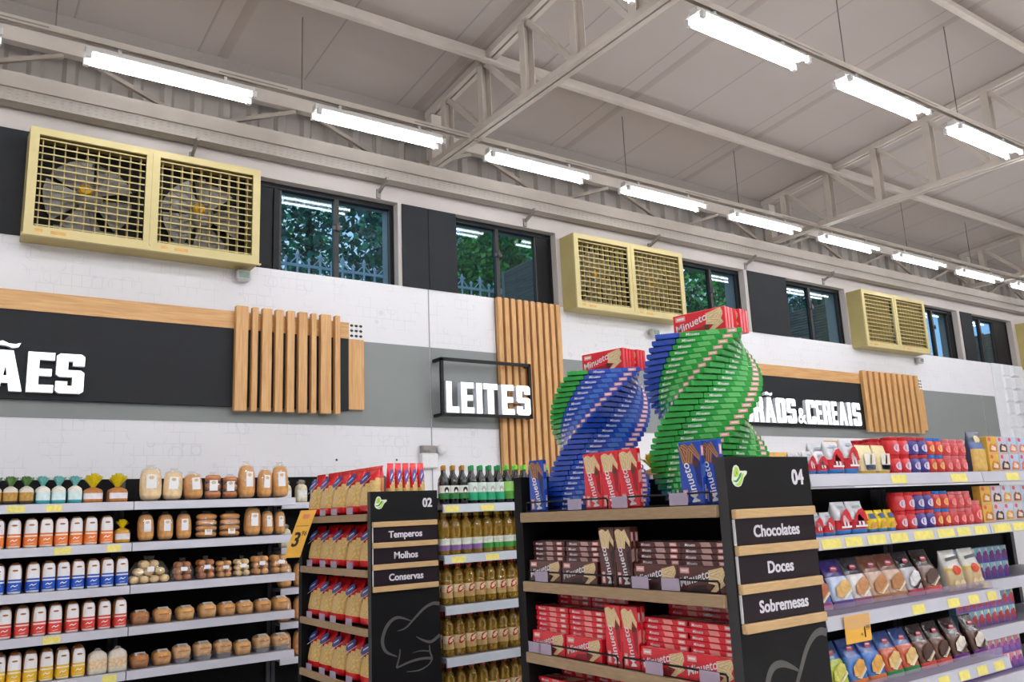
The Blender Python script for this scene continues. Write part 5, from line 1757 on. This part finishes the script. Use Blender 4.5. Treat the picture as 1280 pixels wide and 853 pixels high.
for k in range(5):
    place(GOLD, (2.27 + .085 * k, yf + .27, z1), (0, 0, 0), 'golden packet lying low behind panel 04, %s from the left' % ORD[k], 'golden packets behind panel 04', (.85, 1, .72))
for sh, zz, x0 in (('top', z1, 3.455), ('second', z2, 3.345)):
    for k in range(8):
        for l in range(2):
            m_ = PUDB[(5, 1, 2, 3, 4, 2, 1, 0)[k] if sh == 'top' else (5, 1, 0, 4, 2, 3, 1, 0)[k]]
            place(m_, (x0 + .0815 * k, yf - .02, zz + l * .0685), (0, 0, 0), 'dessert box, %s from the left, %s layer, %s shelf at the right edge' % (ORD[k], ('lower', 'upper')[l], sh), 'dessert boxes')
for i, (zz, a, b_) in enumerate(((-.345, 0, 2), (-.52, 1, 0), (-.70, 2, 1))):
    for k in range(9):
        for l in range(2):
            place(JEL[a], (3.325 + .0515 * k, 1.80, zz + .001 + l * .0625), (0, 0, 0), 'little jelly box, %s from the left, %s layer, lower shelf %s at the right' % (ORD[k], ('lower', 'upper')[l], ('one', 'two', 'three')[i]), 'jelly boxes')


def cookie_bag(top, mid, low, pic, pic2, h=.165, w=.098):
    t = sachet(w, h, .045, M(top, .18, .25, 26, coat=.6, bump=.6), [(0, .16, M(low, .3, .06)), (.16, .62, M(mid, .22, .2, 26, coat=.6, bump=.5))], 'bag of sweets', 'sweets_bag', pic=[([(-.040, -.022), (-.010, -.032), (.036, -.004), (.038, .022), (.016, .030), (-.030, .006)], .36, M(pic, .4, .25, 60), 'picture'), ([(-.030, -.030), (-.006, -.036), (.040, -.010), (.038, .000), (-.008, -.024)], .36, M(pic2, .4, .1), 'filling_picture'), ([(-.020, -.006), (-.004, -.012), (.014, -.006), (.018, .004), (.002, .010), (-.016, .006)], .78, M('#c03a50', .35), 'brand_mark'), ([(-.012, -.002), (.010, -.004), (.010, .002), (-.012, .003)], .79, M('#e8e4ee', .35), 'brand_print')])
    return t


KB = [cookie_bag('#2a2a86', '#3a5fb8', '#a03a6a', '#b85a2c', '#e8d8b0'), cookie_bag('#3a2a78', '#c8d4ec', '#5a3f8a', '#e0b060', '#f0e6d0'), cookie_bag('#34303a', '#e0d8d4', '#8a4a6a', '#c98a50', '#f2e4cc'),
      cookie_bag('#7a4a34', '#c9a48a', '#a8703c', '#b8783c', '#ecd6b0'), cookie_bag('#2e2428', '#b8b2b6', '#b02a3a', '#e8e4e6', '#3c2018'), cookie_bag('#33221e', '#6a4030', '#d84a3a', '#4a2a1c', '#f0e0c0'), cookie_bag('#3a2420', '#5a3a2c', '#6a2a80', '#e6d8cc', '#3a1c14'),
      cookie_bag('#24489a', '#3a78c8', '#d8742a', '#e2a64a', '#f0e0b8'), cookie_bag('#2a4a8a', '#c8542c', '#2f8a4a', '#e6c078', '#f4ecd0'), cookie_bag('#2a5a9a', '#b8c83a', '#7aa83a', '#d8d060', '#f4f0c8')]
CHIP = sachet(.11, .15, .05, M('#d4d0c8', .25, .1, 40, coat=.4), [(0, .5, M('#cdb488', .4, .1, 40)), (.5, .58, M('#e0b83a', .4))], 'bag of sweets', 'sweets_bag', pic=[(ell(.024, .018), .50, M('#d8441c', .4), 'badge'), (ell(.018, .014, -.018), .16, M('#e8d2a4', .45, .1), 'biscuit_picture'), (ell(.018, .014, .020), .16, M('#e8d2a4', .45, .1), 'cracker_picture'), ([(-.04, -.008), (.04, -.002), (.04, .010), (-.04, .004)], .78, M('#4a4a52', .4), 'name_print')])
row3 = [(2.300, 0, 'purple bag of sweets leftmost on the third shelf beside panel 04'), (2.412, 1, 'blue and white bag of sweets, second on the third shelf'), (2.515, 2, 'white and violet bag of sweets, third on the third shelf'),
        (2.618, 3, 'brown bag of sweets, fourth on the third shelf'), (2.718, 3, 'brown bag of sweets, fifth on the third shelf'), (2.822, 4, 'black and white bag of sweets, sixth on the third shelf'),
        (2.935, 5, 'chocolate brown bag of sweets beside the pale snack bags')]
for x, k, lab in row3:
    place(KB[k], (x, 1.675, z3 + .0085), (-.28, 0, rnd.uniform(-.05, .05)), lab, 'sweets on the third shelf', (1, 1, .93))
place(CHIP, (3.075, 1.672, z3 + .005), (-.1, 0, 0), 'pale snack bag with an orange badge, left of two on the third shelf', 'pale snack bags', (1, 1, .95))
place(CHIP, (3.205, 1.672, z3 + .005), (-.1, 0, 0), 'pale snack bag with an orange badge, right of two on the third shelf', 'pale snack bags', (1, 1, .95))
row4 = [(2.345, 9, 'yellow green bag of sweets leftmost on the fourth shelf'), (2.445, 7, 'blue and cream bag of sweets, second on the fourth shelf'), (2.542, 7, 'blue and orange bag of sweets, third on the fourth shelf'), (2.640, 8, 'orange and green bag of sweets, fourth on the fourth shelf'),
        (2.738, 8, 'green and orange bag of sweets, fifth on the fourth shelf'), (2.842, 5, 'dark brown bag of sweets, sixth on the fourth shelf'), (2.942, 5, 'dark brown bag of sweets, seventh on the fourth shelf'), (3.055, 6, 'purple bottomed dark bag of sweets on the fourth shelf'), (3.185, 6, 'dark bag of sweets at the right end of the fourth shelf')]
for x, k, lab in row4:
    place(KB[k], (x, 1.675, z5 + .0085), (-.28, 0, rnd.uniform(-.05, .05)), lab, 'sweets on the fourth shelf', (.93, 1, .88))
# front flap of lilac film along the two lower shelves
for zz, nm in ((z3, 'third'), (z5, 'fourth')):
    tag(MB().box(2.26, 3.27, 1.6335, 1.635, zz, zz + .032).build('shelf_front_strip', STRIPF, org=(2.76, 1.634, zz)), 'clear lilac plastic strip along the front of the %s shelf beside panel 04' % nm, 'plastic strip')

# ------------------------------------------------------------------ hanging price cards
t = thing('price_card', 'orange hanging price card marked 3 96 beside the pasta bags', 'price card', (1.775, 4.52, -.19))
ux, uy = .82, -.57
cf = lambda u, v, w: (1.762 + ux * (u - .042) + .074 * (v / .25 - 1) + .012 * (v / .25 - .5) ** 2 - w * .57, 4.50 + uy * (u - .042) - .05 * (v / .25 - 1) - w * .82, -.19 + v)
b = MB()
nn = 6
vs = []
for d in (0, -.0015):
    for k in range(nn + 1):
        for u in (0, .086):
            vs.append(cf(u, .25 * k / nn, d))
fs = []
for k in range(nn):
    a = 2 * k
    fs += [(a, a + 1, a + 3, a + 2), (14 + a, 14 + a + 1, 14 + a + 3, 14 + a + 2)]
b.add(vs, fs)
b.build('card', OTAG, t)
b = MB()
b.text('3', .105, lambda u, v, w: cf(.034 + u * .8, .060 + v, .0015 + w), 0, .03)
b.text('96', .036, lambda u, v, w: cf(.066 + u * .8, .115 + v, .0015 + w), 0, .012)
b.poly([(.008, .165), (.078, .165), (.078, .167), (.008, .167)], lambda u, v, w: cf(u, v, .0015))
b.build('price', INK, t)
MB().poly([(.026, .205), (.060, .205), (.060, .228), (.026, .228)], lambda u, v, w: cf(u, v, .0012)).build('brand_mark', M('#e58a6a', .5), t)
t = thing('price_card', 'orange price card marked 1 99 hanging from the third shelf beside panel 04', 'price card', (2.37, 1.61, S4[2] - .075))
pf = lambda u, v, w: (2.315 + u, 1.609 - w, S4[2] - .082 + v)
MB().box(2.315, 2.445, 1.609, 1.6105, S4[2] - .082, S4[2] - .002).build('card', OTAG, t)
b = MB()
b.text('1', .045, lambda u, v, w: pf(.098 + u, .012 + v, .0008), 0, .02)
b.text('99', .020, lambda u, v, w: pf(.114 + u, .032 + v, .0008), 0, .01)
b.text('R$', .010, lambda u, v, w: pf(.082 + u, .018 + v, .0008), 0, .01)
b.build('price', INK, t)
MB().box(2.320, 2.440, 1.6075, 1.6083, S4[2] - .042, S4[2] - .004).build('clear_holder', FILM, t)
# yellow bag on the far gondola, seen between the towers and the panel
for x, y, s, lab in ((2.80, 2.29, 1.1, 'yellow crinkled bag standing behind the right twisted tower'), (2.365, 2.42, .8, 'yellow green crinkled bag glimpsed between the two towers')):
    place(YELB, (x, y, .0785), (0, 0, 0), lab, 'yellow bags behind the towers', (s, s * .9, s * .8))
